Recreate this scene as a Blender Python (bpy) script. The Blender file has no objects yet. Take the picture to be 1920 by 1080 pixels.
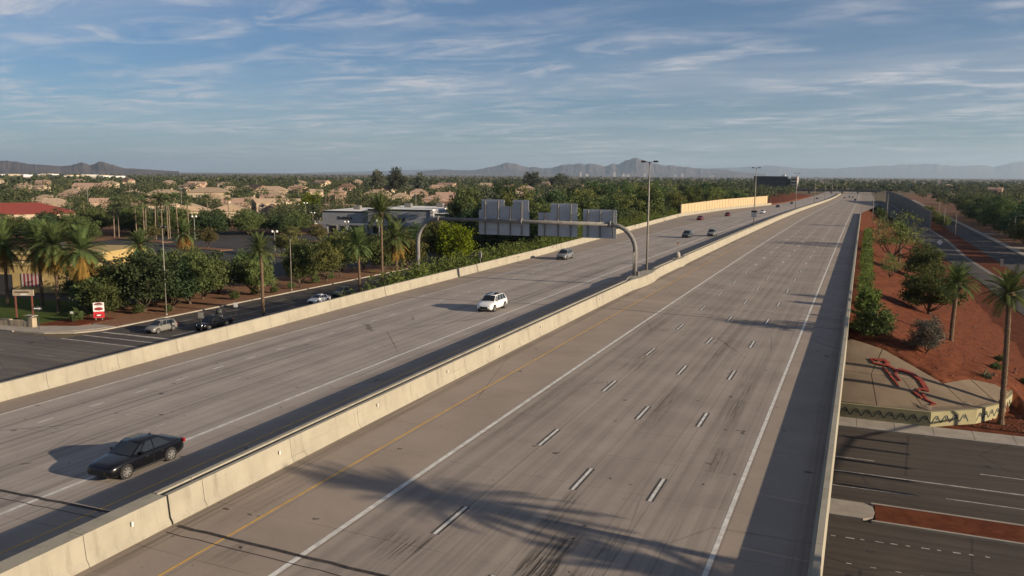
import bpy, math, random
import numpy as np
from mathutils import Matrix, Vector, Euler

random.seed(7)
rng = np.random.default_rng(7)
R = math.radians
scene = bpy.context.scene
C = scene.collection

# ------------------------------------------------------------------ camera
CAM = np.array([4.7126, 0.0, 15.326])
PITCH, YAW, ROLL = 0.13595, 0.39759, 0.00715
fw = Vector((-math.sin(YAW)*math.cos(PITCH), math.cos(YAW)*math.cos(PITCH), -math.sin(PITCH)))
rt = Vector((math.cos(YAW), math.sin(YAW), 0)); up = rt.cross(fw)
rt2 = rt*math.cos(ROLL)+up*math.sin(ROLL); up2 = up*math.cos(ROLL)-rt*math.sin(ROLL)
cd = bpy.data.cameras.new("camera"); cam = bpy.data.objects.new("camera", cd); C.objects.link(cam)
cd.sensor_width = 36.0; cd.lens = 36.0*1558.9/1920.0
cd.clip_start = 0.5; cd.clip_end = 120000
cam.matrix_world = Matrix(((rt2.x, up2.x, -fw.x, CAM[0]), (rt2.y, up2.y, -fw.y, CAM[1]), (rt2.z, up2.z, -fw.z, CAM[2]), (0, 0, 0, 1)))
scene.camera = cam

# ------------------------------------------------------------------ sky, sun, exposure
SUN_EL = R(15.0); SUN_AZ = R(92.0)          # azimuth measured clockwise from +Y: low morning sun from the right
SKY_STRENGTH = 0.05; EXPOSURE = 0.78; SUN_STRENGTH = 5.0
world = bpy.data.worlds.new("World"); scene.world = world; world.use_nodes = True
wn = world.node_tree.nodes; wl = world.node_tree.links
for n in list(wn): wn.remove(n)
def W(t, **k):
    n = wn.new(t)
    for a, v in k.items(): setattr(n, a, v)
    return n
def wmath(op, a, b=None, c=None):
    n = wn.new('ShaderNodeMath'); n.operation = op
    for i, v in enumerate((a, b, c)):
        if v is None: continue
        if isinstance(v, (int, float)): n.inputs[i].default_value = v
        else: wl.new(v, n.inputs[i])
    return n.outputs[0]
sky = W('ShaderNodeTexSky', sky_type='NISHITA', sun_disc=False)
sky.sun_elevation = SUN_EL; sky.sun_rotation = SUN_AZ; sky.altitude = 350
sky.air_density = 1.0; sky.dust_density = 0.3; sky.ozone_density = 6.0
tc = W('ShaderNodeTexCoord'); sp = W('ShaderNodeSeparateXYZ'); wl.new(tc.outputs['Generated'], sp.inputs[0])
zc = wmath('ADD', wmath('MAXIMUM', sp.outputs[2], 0.0), 0.055)
cu = wmath('DIVIDE', sp.outputs[0], zc); cv = wmath('DIVIDE', sp.outputs[1], zc)
cb = W('ShaderNodeCombineXYZ'); wl.new(cu, cb.inputs[0]); wl.new(cv, cb.inputs[1])
def cloud(scale, rot, sx, sy, detail, rough, dist, lo, hi, loc=(0, 0, 0)):
    m = W('ShaderNodeMapping'); m.inputs['Rotation'].default_value = (0, 0, rot); m.inputs['Scale'].default_value = (sx, sy, 1); m.inputs['Location'].default_value = loc
    wl.new(cb.outputs[0], m.inputs[0])
    nz = W('ShaderNodeTexNoise'); nz.inputs['Scale'].default_value = scale; nz.inputs['Detail'].default_value = detail
    nz.inputs['Roughness'].default_value = rough; nz.inputs['Distortion'].default_value = dist
    wl.new(m.outputs[0], nz.inputs['Vector'])
    r = W('ShaderNodeMapRange', interpolation_type='SMOOTHSTEP'); r.inputs[1].default_value = lo; r.inputs[2].default_value = hi
    wl.new(nz.outputs[0], r.inputs[0]); return r.outputs[0]
wisps = cloud(1.9, R(-24), 0.72, 1.2, 11, 0.63, 0.7, 0.42, 0.70, (3.1, 1.7, 0))
patch = cloud(0.40, R(-14), 0.75, 1.15, 4, 0.55, 0.5, 0.37, 0.58, (0.7, 1.0, 0))
veil = cloud(0.55, R(-18), 0.40, 1.1, 7, 0.6, 0.4, 0.34, 0.78, (4.0, 2.0, 0))
ripple = cloud(6.0, R(40), 1.0, 0.5, 6, 0.6, 0.6, 0.33, 0.72)
cl = wmath('MULTIPLY', wmath('ADD', wmath('MULTIPLY', wisps, 0.85), wmath('MULTIPLY', wmath('MULTIPLY', ripple, wisps), 0.5)), wmath('ADD', wmath('MULTIPLY', patch, 0.95), 0.05))
cl = wmath('MINIMUM', wmath('ADD', wmath('ADD', wmath('MULTIPLY', cl, 0.56), 0.045), wmath('MULTIPLY', veil, 0.30)), 0.85)
mixc = W('ShaderNodeMix', data_type='RGBA'); wl.new(cl, mixc.inputs[0]); wl.new(sky.outputs[0], mixc.inputs[6])
mixc.inputs[7].default_value = (7.6, 7.4, 7.6, 1)
bg = W('ShaderNodeBackground'); bg.inputs[1].default_value = SKY_STRENGTH; wl.new(mixc.outputs[2], bg.inputs[0])
wo = W('ShaderNodeOutputWorld'); wl.new(bg.outputs[0], wo.inputs[0])
sl = bpy.data.lights.new("sun", 'SUN'); so = bpy.data.objects.new("sun", sl); C.objects.link(so)
sl.energy = SUN_STRENGTH; sl.angle = R(0.53); sl.color = (1.0, 0.83, 0.62)
sdir = Vector((math.sin(SUN_AZ)*math.cos(SUN_EL), math.cos(SUN_AZ)*math.cos(SUN_EL), math.sin(SUN_EL)))
so.rotation_euler = sdir.to_track_quat('Z', 'Y').to_euler(); so.location = (200, 0, 200)
vs = scene.view_settings; vs.view_transform = 'Standard'; vs.look = 'None'; vs.exposure = EXPOSURE; vs.gamma = 1.0; vs.use_curve_mapping = False
scene.cycles.max_bounces = 5; scene.cycles.diffuse_bounces = 2; scene.cycles.glossy_bounces = 2; scene.cycles.transparent_max_bounces = 8
scene.cycles.volume_bounces = 0; scene.cycles.use_denoising = True

# ------------------------------------------------------------------ mesh helpers
class MB:
    def __init__(s): s.v = []; s.f = []
    def add(s, vs, fs):
        o = len(s.v); s.v += [tuple(p) for p in vs]; s.f += [tuple(o+i for i in f) for f in fs]; return s
    def box(s, x0, x1, y0, y1, z0, z1):
        return s.add([(x0,y0,z0),(x1,y0,z0),(x1,y1,z0),(x0,y1,z0),(x0,y0,z1),(x1,y0,z1),(x1,y1,z1),(x0,y1,z1)],
                     [(3,2,1,0),(4,5,6,7),(0,1,5,4),(1,2,6,5),(2,3,7,6),(3,0,4,7)])
    def bar(s, a, b, w, h=None):
        a = Vector(a); b = Vector(b); h = h or w; d = (b-a).normalized()
        u = d.cross(Vector((0,0,1)));
        if u.length < 1e-4: u = Vector((1,0,0))
        u.normalize(); t = u.cross(d)
        q = [p+u*(w/2*i)+t*(h/2*j) for p in (a,b) for i,j in ((-1,-1),(1,-1),(1,1),(-1,1))]
        return s.add(q, [(3,2,1,0),(4,5,6,7),(0,1,5,4),(1,2,6,5),(2,3,7,6),(3,0,4,7)])
    def tube(s, pts, rad, n=10, caps=True):
        pts = [Vector(p) for p in pts]; rad = rad if isinstance(rad, (list, tuple)) else [rad]*len(pts)
        rings = []; ref = None
        for i, p in enumerate(pts):
            d = (pts[min(i+1, len(pts)-1)]-pts[max(i-1, 0)]).normalized()
            if ref is None: ref = d.orthogonal().normalized()
            ref = (ref-d*ref.dot(d)).normalized(); t = d.cross(ref)
            rings.append([p+(ref*math.cos(a)+t*math.sin(a))*rad[i] for a in [2*math.pi*k/n for k in range(n)]])
        vs = [q for r in rings for q in r]; fs = []
        for i in range(len(pts)-1):
            for k in range(n): fs.append((i*n+k, i*n+(k+1) % n, (i+1)*n+(k+1) % n, (i+1)*n+k))
        if caps: fs.append(tuple(range(n-1, -1, -1))); fs.append(tuple(range((len(pts)-1)*n, len(pts)*n)))
        return s.add(vs, fs)
    def lathe(s, prof, n=16, axis='z', c=(0, 0, 0)):
        vs = []; fs = []
        for (r_, h_) in prof:
            for k in range(n):
                a = 2*math.pi*k/n; p = (r_*math.cos(a), r_*math.sin(a), h_)
                if axis == 'x': p = (p[2], p[0], p[1])
                vs.append((p[0]+c[0], p[1]+c[1], p[2]+c[2]))
        for i in range(len(prof)-1):
            for k in range(n): fs.append((i*n+k, i*n+(k+1) % n, (i+1)*n+(k+1) % n, (i+1)*n+k))
        fs.append(tuple(range(n-1, -1, -1))); fs.append(tuple(range((len(prof)-1)*n, len(prof)*n)))
        return s.add(vs, fs)
    def prism(s, poly, z0, z1):
        n = len(poly)
        z0f = z0 if callable(z0) else (lambda x, y: z0); z1f = z1 if callable(z1) else (lambda x, y: z1)
        vs = [(x, y, z0f(x, y)) for x, y in poly]+[(x, y, z1f(x, y)) for x, y in poly]
        return s.add(vs, [tuple(range(n-1, -1, -1)), tuple(range(n, 2*n))]+[(i, (i+1) % n, n+(i+1) % n, n+i) for i in range(n)])
    def slabxz(s, poly, y0, y1):       # polygon in the x-z plane, extruded along y
        n = len(poly); vs = [(x, y0, z) for x, z in poly]+[(x, y1, z) for x, z in poly]
        return s.add(vs, [tuple(range(n)), tuple(range(2*n-1, n-1, -1))]+[(n+i, n+(i+1) % n, (i+1) % n, i) for i in range(n)])
    def mesh(s, name, mat=None, smooth=False, bevel=0):
        me = bpy.data.meshes.new(name); me.from_pydata([tuple(p) for p in s.v], [], s.f); me.update()
        if mat: me.materials.append(mat)
        if smooth:
            me.polygons.foreach_set('use_smooth', [True]*len(me.polygons))
        return me
def link(name, me, parent=None, loc=None, rot=None, **props):
    o = bpy.data.objects.new(name, me); C.objects.link(o)
    if parent is not None: o.parent = parent
    if loc is not None: o.location = loc
    if rot is not None: o.rotation_euler = rot
    for k, v in props.items(): o[k] = v
    return o
def obj(name, mb, mat, parent=None, smooth=False, **props):
    return link(name, mb.mesh(name, mat, smooth), parent, **props)
def thing(name, label, cat, loc=(0, 0, 0), rz=0, group=None):
    o = link(name, None, None, loc, (0, 0, rz), label=label, category=cat)
    if group: o['group'] = group
    o.empty_display_size = 0.3
    return o
def struct(name, mb, mat, smooth=False):
    o = obj(name, mb, mat, None, smooth); o['kind'] = 'structure'; return o
def copy_tree(o, parent=None):
    c = o.copy(); C.objects.link(c); c.parent = parent
    for ch in list(o.children): copy_tree(ch, c)
    return c
def np_mesh(name, V, F, mat, smooth=False):
    k = F.shape[1]; me = bpy.data.meshes.new(name)
    me.vertices.add(len(V)); me.vertices.foreach_set('co', np.ascontiguousarray(V, np.float32).ravel())
    me.loops.add(F.size); me.loops.foreach_set('vertex_index', np.ascontiguousarray(F, np.int32).ravel())
    me.polygons.add(len(F)); me.polygons.foreach_set('loop_start', np.arange(0, F.size, k, dtype=np.int32))
    me.polygons.foreach_set('loop_total', np.full(len(F), k, np.int32))
    if smooth: me.polygons.foreach_set('use_smooth', np.ones(len(F), bool))
    me.materials.append(mat); me.update(calc_edges=True); return me

# ------------------------------------------------------------------ materials
class NT:
    def __init__(s, name):
        s.m = bpy.data.materials.new(name); s.m.use_nodes = True; s.t = s.m.node_tree; s.n = s.t.nodes; s.l = s.t.links
        s.b = s.n['Principled BSDF']; s.out = s.n['Material Output']; s.tc = s.n.new('ShaderNodeTexCoord')
    def new(s, t, **k):
        n = s.n.new(t)
        for a, v in k.items(): setattr(n, a, v)
        return n
    def put(s, v, sock):
        if isinstance(v, (int, float)): sock.default_value = v
        elif isinstance(v, tuple): sock.default_value = v if len(v) == 4 or len(sock.default_value) == 3 else (*v, 1)
        else: s.l.new(v, sock)
    def math(s, op, a, b=None, c=None, clamp=False):
        n = s.new('ShaderNodeMath', operation=op, use_clamp=clamp)
        for i, v in enumerate((a, b, c)):
            if v is not None: s.put(v, n.inputs[i])
        return n.outputs[0]
    def noise(s, scale, detail=4, rough=0.55, sc=(1, 1, 1), dist=0, vec=None):
        m = s.new('ShaderNodeMapping'); m.inputs['Scale'].default_value = sc; s.l.new(vec or s.tc.outputs['Object'], m.inputs[0])
        n = s.new('ShaderNodeTexNoise'); n.inputs['Scale'].default_value = scale; n.inputs['Detail'].default_value = detail
        n.inputs['Roughness'].default_value = rough; n.inputs['Distortion'].default_value = dist; s.l.new(m.outputs[0], n.inputs['Vector'])
        return n.outputs[0]
    def rng(s, v, lo, hi, a=0., b=1., smooth=True):
        n = s.new('ShaderNodeMapRange', interpolation_type='SMOOTHSTEP' if smooth else 'LINEAR')
        s.put(v, n.inputs[0])
        for i, q in enumerate((lo, hi, a, b)): n.inputs[i+1].default_value = q
        return n.outputs[0]
    def mix(s, f, a, b, mode='MIX'):
        n = s.new('ShaderNodeMix', data_type='RGBA', blend_type=mode); s.put(f, n.inputs[0]); s.put(a, n.inputs[6]); s.put(b, n.inputs[7]); return n.outputs[2]
    def col(s, v): s.put(v, s.b.inputs['Base Color'])
    def rough(s, v): s.put(v, s.b.inputs['Roughness'])
    def spec(s, v): s.b.inputs['Specular IOR Level'].default_value = v
    def bump(s, hgt, strength=0.3, dist=0.02):
        n = s.new('ShaderNodeBump'); n.inputs['Strength'].default_value = strength; n.inputs['Distance'].default_value = dist
        s.l.new(hgt, n.inputs['Height']); s.l.new(n.outputs[0], s.b.inputs['Normal'])
MATS = {}
def mat(name, c1, c2=None, scale=3, rough=0.85, metal=0, bump=0.0, spec=0.3, sc=(1, 1, 1), detail=5, vary=0.0):
    if name in MATS: return MATS[name]
    t = NT(name)
    if c2 is None: c2 = tuple(v*0.82 for v in c1)
    nz = t.noise(scale, detail, 0.6, sc)
    col = t.mix(t.rng(nz, 0.34, 0.66), c1, c2)
    if vary:
        oi = t.new('ShaderNodeObjectInfo'); hs = t.new('ShaderNodeHueSaturation')
        t.l.new(col, hs.inputs['Color']); t.l.new(t.rng(oi.outputs['Random'], 0, 1, 1-vary, 1+vary, False), hs.inputs['Value'])
        t.l.new(t.rng(oi.outputs['Random'], 0, 1, 0.5-vary*0.05, 0.5+vary*0.05, False), hs.inputs['Hue']); col = hs.outputs[0]
    t.col(col); t.rough(rough); t.b.inputs['Metallic'].default_value = metal; t.spec(spec)
    if bump: t.bump(nz, bump, 0.03)
    MATS[name] = t.m; return t.m
def emit(name, c, s):
    t = NT(name); t.col(c); t.b.inputs['Emission Color'].default_value = (*c, 1); t.b.inputs['Emission Strength'].default_value = s; return t.m
def leafmat(name, c1, c2, c3, trans=0.30, vary=0.16, big=None):
    t = NT(name)
    n1 = t.noise(0.9, 3, 0.6); n2 = t.noise(6.0, 2, 0.6)
    col = t.mix(t.rng(n1, 0.36, 0.64), c1, c2); col = t.mix(t.rng(n2, 0.52, 0.72), col, c3)
    if big:
        col = t.mix(t.rng(t.noise(0.075, 2, 0.5), 0.40, 0.60), col, big[0]); col = t.mix(t.rng(t.noise(0.055, 2, 0.5, vec=None, sc=(1.3, 0.8, 1)), 0.56, 0.66, 0, .8), col, big[1])
    oi = t.new('ShaderNodeObjectInfo'); hs = t.new('ShaderNodeHueSaturation'); t.l.new(col, hs.inputs['Color'])
    t.l.new(t.rng(oi.outputs['Random'], 0, 1, 1-vary*1.6, 1+vary*1.6, False), hs.inputs['Value'])
    t.l.new(t.rng(oi.outputs['Random'], 0, 1, 0.5-vary*0.22, 0.5+vary*0.16, False), hs.inputs['Hue'])
    d = t.new('ShaderNodeBsdfDiffuse'); tr = t.new('ShaderNodeBsdfTranslucent'); mx = t.new('ShaderNodeMixShader'); mx.inputs[0].default_value = trans
    t.l.new(hs.outputs[0], d.inputs[0]); t.l.new(hs.outputs[0], tr.inputs[0]); t.l.new(d.outputs[0], mx.inputs[1]); t.l.new(tr.outputs[0], mx.inputs[2])
    t.l.new(mx.outputs[0], t.out.inputs[0]); return t.m
# ------------------------------------------------------------------ shared ground functions
ZG = -6.8
PY = np.array([-60,-30,0,30,60,100,150,200,300,400,560,750,930,1100,1300,4000.]); PZ = np.array([-.95,-.4,0,.31,.54,.69,.75,.68,.25,-.6,-2.6,-4.8,-6.0,-6.4,-6.5,-6.5])
def _smooth(y):
    return sum(w*np.interp(y+o, PY, PZ) for o, w in ((-18,.15),(-9,.2),(0,.3),(9,.2),(18,.15)))
YS = np.array(sorted(set(list(np.arange(-40,300,6.))+list(np.arange(300,700,20.))+list(np.arange(700,1400,50.))+[1500,1800,2400])))
ZS = _smooth(YS)
def cross(x): return -0.01998*max(x,-21.)+0.01666*min(x+21.,0.)
def zr(x, y): return float(np.interp(y, YS, ZS))+cross(x)
LX = np.array([[-60,-46.6],[40,-46.5],[61,-47.0],[87,-47.9],[110,-48.3],[140,-49.0],[230,-53.5],[320,-59.0],[400,-56.5],[530,-48.5],[640,-47],[2400,-47]])
def xl(y): return float(np.interp(y, LX[:,0], LX[:,1]))
JOINTS = (25.1, 85.9)
PADHULL = [(2,79),(11.5,80.3),(15.4,83),(19.4,91.2),(17.7,91.9),(15.4,90.8),(12.7,87.7),(7.4,91.5),(4.3,92.5),(2,92.5)]
def in_pad(x, y):
    c = False; P = PADHULL
    for i in range(len(P)):
        a, b = P[i], P[i-1]
        if (a[1] > y) != (b[1] > y) and x < (b[0]-a[0])*(y-a[1])/(b[1]-a[1])+a[0]: c = not c
    return c
def emb(x, y):                       # embankment fill under the freeway, with the gap for the cross street
    def core(y0, y1):
        dx = max(0., x-4.3, (xl(y)-0.6)-x); dy = max(0., y0-y, y-y1); return math.hypot(dx, dy)
    d = min(core(97, 5000), core(-900, 14)); top = zr(min(max(x, -45), 4), y)-0.12
    z = min(top, 0.25+min(0, top-0.6))-0.345*d
    if 11.3 < x < 19.6 and y < np.interp(x, [11.35,15.2,17.6,19.1,19.6], [80.65,83.3,86.6,91.0,94.5])+0.15: return ZG-0.25
    if x > 19.5 and 60 < y < 98: z -= (x-19.5)*0.8*min(1, (98-y)/4)
    return max(ZG-0.25, z)-(0.55 if in_pad(x, y) else 0)

# ------------------------------------------------------------------ road materials
def road_material():
    t = NT('worn_concrete_pavement'); g = t.new('ShaderNodeNewGeometry'); s = t.new('ShaderNodeSeparateXYZ'); t.l.new(g.outputs['Position'], s.inputs[0])
    X, Y = s.outputs[0], s.outputs[1]; P = g.outputs['Position']
    lane = t.math('FRACT', t.math('DIVIDE', t.math('ADD', X, 99.0-0.18), 3.66))
    cen = t.math('ABSOLUTE', t.math('SUBTRACT', lane, 0.5))            # 0 at lane centre
    wheel = t.math('ABSOLUTE', t.math('SUBTRACT', cen, 0.25))          # 0 in wheel paths
    oil = t.rng(cen, 0.02, 0.16, 1, 0); wp = t.rng(wheel, 0.03, 0.15, 1, 0)
    streak = t.noise(1.0, 5, 0.6, (2.2, 0.012, 0), vec=P); streak2 = t.noise(1.0, 5, 0.65, (6.0, 0.05, 0), vec=P)
    mott = t.noise(0.25, 6, 0.6, vec=P); fine = t.noise(6.0, 5, 0.7, vec=P)
    trav = t.math('MULTIPLY', t.rng(X, -15.2, -14.0), t.rng(X, -0.3, 0.3, 1, 0))
    travS = t.math('MULTIPLY', t.rng(X, -44.0, -43.4), t.rng(X, -28.0, -26.0, 1, 0))
    col = t.mix(t.rng(mott, 0.3, 0.7), (0.290, 0.238, 0.190), (0.245, 0.200, 0.160))
    worn = t.mix(t.rng(mott, 0.35, 0.65), (0.298, 0.253, 0.214), (0.252, 0.213, 0.181))
    col = t.mix(t.math('MULTIPLY', t.math('ADD', trav, travS, clamp=True), 0.85), col, worn)
    col = t.mix(t.math('MULTIPLY', travS, 0.9), col, t.mix(t.rng(mott, 0.35, 0.65), (0.372, 0.322, 0.280), (0.322, 0.280, 0.244)))
    dk = t.math('ADD', t.math('MULTIPLY', oil, 0.16), t.math('MULTIPLY', wp, 0.10))
    dk = t.math('MULTIPLY', dk, t.math('ADD', trav, t.math('MULTIPLY', travS, 0.9)))
    st = t.math('MULTIPLY', t.rng(streak, 0.46, 0.70), t.math('ADD', t.math('MULTIPLY', travS, 0.34), t.math('MULTIPLY', trav, 0.16)))
    st2 = t.math('MULTIPLY', t.rng(streak2, 0.52, 0.74), t.math('ADD', t.math('MULTIPLY', travS, 0.20), t.math('MULTIPLY', trav, 0.13)))
    dk = t.math('ADD', dk, t.math('ADD', st, st2))
    # rubber skid patches: (x, y, half width, half length, strength)
    skn = t.rng(t.noise(1.0, 6, 0.75, (5.5, 0.22, 0), vec=P), 0.46, 0.62); skf = t.rng(t.noise(1.0, 4, 0.7, (16.0, 0.5, 0), vec=P), 0.40, 0.62)
    tot = None
    for (x, y, hx, hy, k) in [(-5.9,29.3,1.0,3.6,.8),(-3.9,30.6,.5,3.4,.55),(-7.0,33.0,.5,5.5,.55),(-11.6,27.6,1.4,1.7,.7),(-4.9,27.6,2.2,1.7,.8),(-1.5,43,.5,3.2,.75),(-2.2,56,.75,9,.55),(-6.4,51,.7,9,.45),(-11.0,63.5,.9,6.5,.55),
                              (-13.6,48,.6,12,.35),(-5.6,72,.5,16,.35),(-3.0,86.6,3.6,.9,.8),(-9,87.2,3,.7,.45),(-17.2,24.2,1.0,1.6,.4),(-19.4,29,.8,7,.28),(-31,24,1.5,2.2,.4),(-36,88,6,1.0,.3),(-12.9,78,.5,12,.3)]:
        mx = t.rng(t.math('ABSOLUTE', t.math('SUBTRACT', X, x)), hx*0.45, hx, 1, 0); my = t.rng(t.math('ABSOLUTE', t.math('SUBTRACT', Y, y)), hy*0.2, hy, 1, 0)
        q = t.math('MULTIPLY', t.math('MULTIPLY', mx, my), k); tot = q if tot is None else t.math('ADD', tot, q)
    tot = t.math('MULTIPLY', tot, t.math('ADD', t.math('MULTIPLY', skn, 0.65), t.math('MULTIPLY', skf, 0.35)))
    dk = t.math('ADD', dk, tot)
    # slab joints and longitudinal seams
    jy = t.math('ABSOLUTE', t.math('SUBTRACT', t.math('FRACT', t.math('DIVIDE', t.math('ADD', Y, 900.0), 4.57)), 0.5))
    jl = t.math('MULTIPLY', t.rng(jy, 0.4935, 0.498), t.rng(t.noise(0.3, 3, 0.5, vec=P), 0.40, 0.62, 0.12, 0.38))
    seam = t.math('MULTIPLY', t.rng(t.math('ABSOLUTE', t.math('SUBTRACT', lane, 0.045)), 0.006, 0.013, 1, 0), 0.22)
    spots = t.math('MULTIPLY', t.rng(t.noise(1.3, 2, 0.4, vec=P), 0.735, 0.76), 0.55)
    vo = t.new('ShaderNodeTexVoronoi', feature='DISTANCE_TO_EDGE'); vo.inputs['Scale'].default_value = 0.16; wn_ = t.new('ShaderNodeTexNoise'); wn_.inputs['Scale'].default_value = 0.9; wn_.inputs['Detail'].default_value = 5
    mv = t.new('ShaderNodeMapping'); mv.inputs['Scale'].default_value = (1, 0.35, 0); t.l.new(P, mv.inputs[0]); t.l.new(mv.outputs[0], wn_.inputs['Vector']); vx = t.new('ShaderNodeMix', data_type='VECTOR'); vx.inputs[0].default_value = 0.12
    t.l.new(mv.outputs[0], vx.inputs[4]); t.l.new(wn_.outputs['Color'], vx.inputs[5]); t.l.new(vx.outputs[1], vo.inputs['Vector'])
    crk = t.math('MULTIPLY', t.rng(vo.outputs['Distance'], 0.0015, 0.006, 1, 0), t.rng(t.noise(0.05, 3, 0.5, vec=P), 0.50, 0.62, 0, 0.45))
    edge = t.math('ADD', t.math('MULTIPLY', t.rng(t.math('ABSOLUTE', t.math('ADD', X, 20.7)), 0.1, 0.6, 1, 0), 0.42), t.math('MULTIPLY', t.rng(t.math('SUBTRACT', X, 2.4), 0.0, 0.9), 0.22))
    edge = t.math('MULTIPLY', edge, t.rng(streak2, 0.35, 0.6)); tar = t.math('MULTIPLY', t.rng(t.noise(1.0, 4, 0.6, (3.2, 0.02, 0), vec=P), 0.60, 0.64), t.math('MULTIPLY', trav, 0.16))
    wno = t.new('ShaderNodeTexWhiteNoise', noise_dimensions='2D'); cxy = t.new('ShaderNodeCombineXYZ'); t.l.new(t.math('FLOOR', t.math('DIVIDE', t.math('ADD', X, 99.0-0.02), 3.66)), cxy.inputs[0]); t.l.new(t.math('FLOOR', t.math('DIVIDE', t.math('ADD', Y, 902.285), 4.57)), cxy.inputs[1]); t.l.new(cxy.outputs[0], wno.inputs['Vector'])
    deck = t.math('MULTIPLY', t.rng(Y, 25.0, 25.2), t.rng(Y, 85.8, 86.0, 1, 0)); tone = t.math('MULTIPLY', t.math('SUBTRACT', wno.outputs['Value'], 0.5), t.math('SUBTRACT', 0.13, t.math('MULTIPLY', deck, 0.10)))
    dk = t.math('ADD', dk, tone)
    dk = t.math('ADD', dk, t.math('ADD', crk, t.math('ADD', edge, tar)))
    dk = t.math('ADD', dk, t.math('ADD', t.math('ADD', jl, seam), spots))
    dk = t.math('ADD', dk, t.math('MULTIPLY', t.math('SUBTRACT', fine, 0.5), 0.22))
    dk = t.math('MINIMUM', t.math('MAXIMUM', dk, -0.2), 0.86)
    f = t.math('SUBTRACT', 1.0, dk); mul = t.new('ShaderNodeVectorMath', operation='SCALE'); t.l.new(col, mul.inputs[0]); t.l.new(f, mul.inputs['Scale'])
    t.col(mul.outputs[0]); t.rough(0.92); t.spec(0.25); t.bump(fine, 0.25, 0.01); return t.m
def street_material(name, c1, c2, along='x', k=1.0):
    t = NT(name); g = t.new('ShaderNodeNewGeometry'); P = g.outputs['Position']; s = t.new('ShaderNodeSeparateXYZ'); t.l.new(P, s.inputs[0])
    sc = (0.015, 1.1, 0) if along == 'x' else (1.1, 0.015, 0)
    st = t.rng(t.noise(1.0, 5, 0.6, sc, vec=P), 0.38, 0.66); mo = t.noise(0.2, 6, 0.6, vec=P); fi = t.noise(7, 4, 0.7, vec=P)
    col = t.mix(t.rng(mo, 0.3, 0.7), c1, c2); col = t.mix(t.math('MULTIPLY', st, 0.5*k), col, tuple(v*0.45 for v in c2))
    cr = t.new('ShaderNodeTexVoronoi', feature='DISTANCE_TO_EDGE'); cr.inputs['Scale'].default_value = 0.11
    mp = t.new('ShaderNodeMapping'); t.l.new(P, mp.inputs[0]); mp.inputs['Scale'].default_value = (1, 1, 0); nz = t.new('ShaderNodeTexNoise'); nz.inputs['Scale'].default_value = 0.6
    vm = t.new('ShaderNodeMix', data_type='VECTOR'); vm.inputs[0].default_value = 0.06; t.l.new(mp.outputs[0], nz.inputs['Vector']); t.l.new(mp.outputs[0], vm.inputs[4]); t.l.new(nz.outputs['Color'], vm.inputs[5])
    t.l.new(vm.outputs[1], cr.inputs['Vector']); crk = t.rng(cr.outputs['Distance'], 0.002, 0.009, 0.55, 0)
    col = t.mix(crk, col, (0.02, 0.02, 0.02)); col = t.mix(t.math('MULTIPLY', t.rng(fi, 0.45, 0.7), 0.3), col, tuple(v*0.6 for v in c1))
    t.col(col); t.rough(0.93); t.spec(0.2); return t.m
M_road = road_material()
M_street = street_material('weathered_street_vignette_dark', (0.086, 0.070, 0.057), (0.066, 0.054, 0.045))  # same street as the west part, its colour darkened to mimic lens vignetting
M_streetw = street_material('weathered_grey_street_west', (0.150, 0.130, 0.112), (0.118, 0.102, 0.090))
M_front = street_material('weathered_asphalt', (0.090, 0.078, 0.069), (0.068, 0.060, 0.055), 'y', 0.8)
M_lot = street_material('dark_parking_asphalt', (0.060, 0.056, 0.054), (0.045, 0.043, 0.043), 'x', 0.5)
M_white = mat('white_road_paint', (0.62, 0.60, 0.55), (0.44, 0.42, 0.38), 2.2, 0.7, bump=0.0, detail=8)
M_wornwhite = mat('worn_white_road_paint', (0.46, 0.43, 0.39), (0.24, 0.21, 0.18), 1.8, 0.8, detail=8)
M_yellow = mat('faded_yellow_road_paint', (0.56, 0.33, 0.085), (0.42, 0.26, 0.09), 1.4, 0.75, detail=8)
M_black = mat('black_contrast_paint', (0.045, 0.042, 0.04), (0.08, 0.075, 0.07), 2, 0.9)
M_joint = mat('rubber_joint_seal', (0.02, 0.018, 0.017), (0.05, 0.04, 0.035), 3, 0.8)
def barrier_material(name, c1, c2, dirt):
    t = NT(name); g = t.new('ShaderNodeNewGeometry'); P = g.outputs['Position']
    mo = t.noise(0.7, 6, 0.62, vec=P); run = t.noise(1.0, 5, 0.65, (1.6, 1.6, 0.10), vec=P); fi = t.noise(9, 4, 0.7, vec=P)
    col = t.mix(t.rng(mo, 0.32, 0.68), c1, c2); col = t.mix(t.rng(run, 0.50, 0.74, 0, 0.55), col, dirt); scf = t.noise(1.0, 5, 0.7, (0.5, 0.12, 7.0), vec=P); col = t.mix(t.rng(scf, 0.62, 0.70, 0, 0.45), col, tuple(v*.5 for v in dirt)); pat = t.noise(0.16, 2, 0.4, vec=P); col = t.mix(t.rng(pat, 0.52, 0.60, 0, 0.22), col, tuple(v*1.15 for v in c1)); col = t.mix(t.rng(fi, 0.55, 0.75, 0, 0.22), col, dirt)
    t.col(col); t.rough(0.9); t.spec(0.25); t.bump(fi, 0.25, 0.01); return t.m
M_bar = barrier_material('cast_barrier_concrete', (0.305, 0.278, 0.218), (0.265, 0.240, 0.188), (0.15, 0.130, 0.10))
M_conc = mat('plain_grey_concrete', (0.33, 0.30, 0.25), (0.25, 0.225, 0.19), 0.8, 0.9, bump=0.15, detail=8)
M_walk = mat('sidewalk_concrete', (0.34, 0.30, 0.245), (0.27, 0.235, 0.195), 0.6, 0.9, detail=8)
M_gravel = mat('red_granite_gravel', (0.140, 0.048, 0.025), (0.092, 0.031, 0.017), 1.1, 0.95, bump=0.8, spec=0.03, detail=10)
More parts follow.
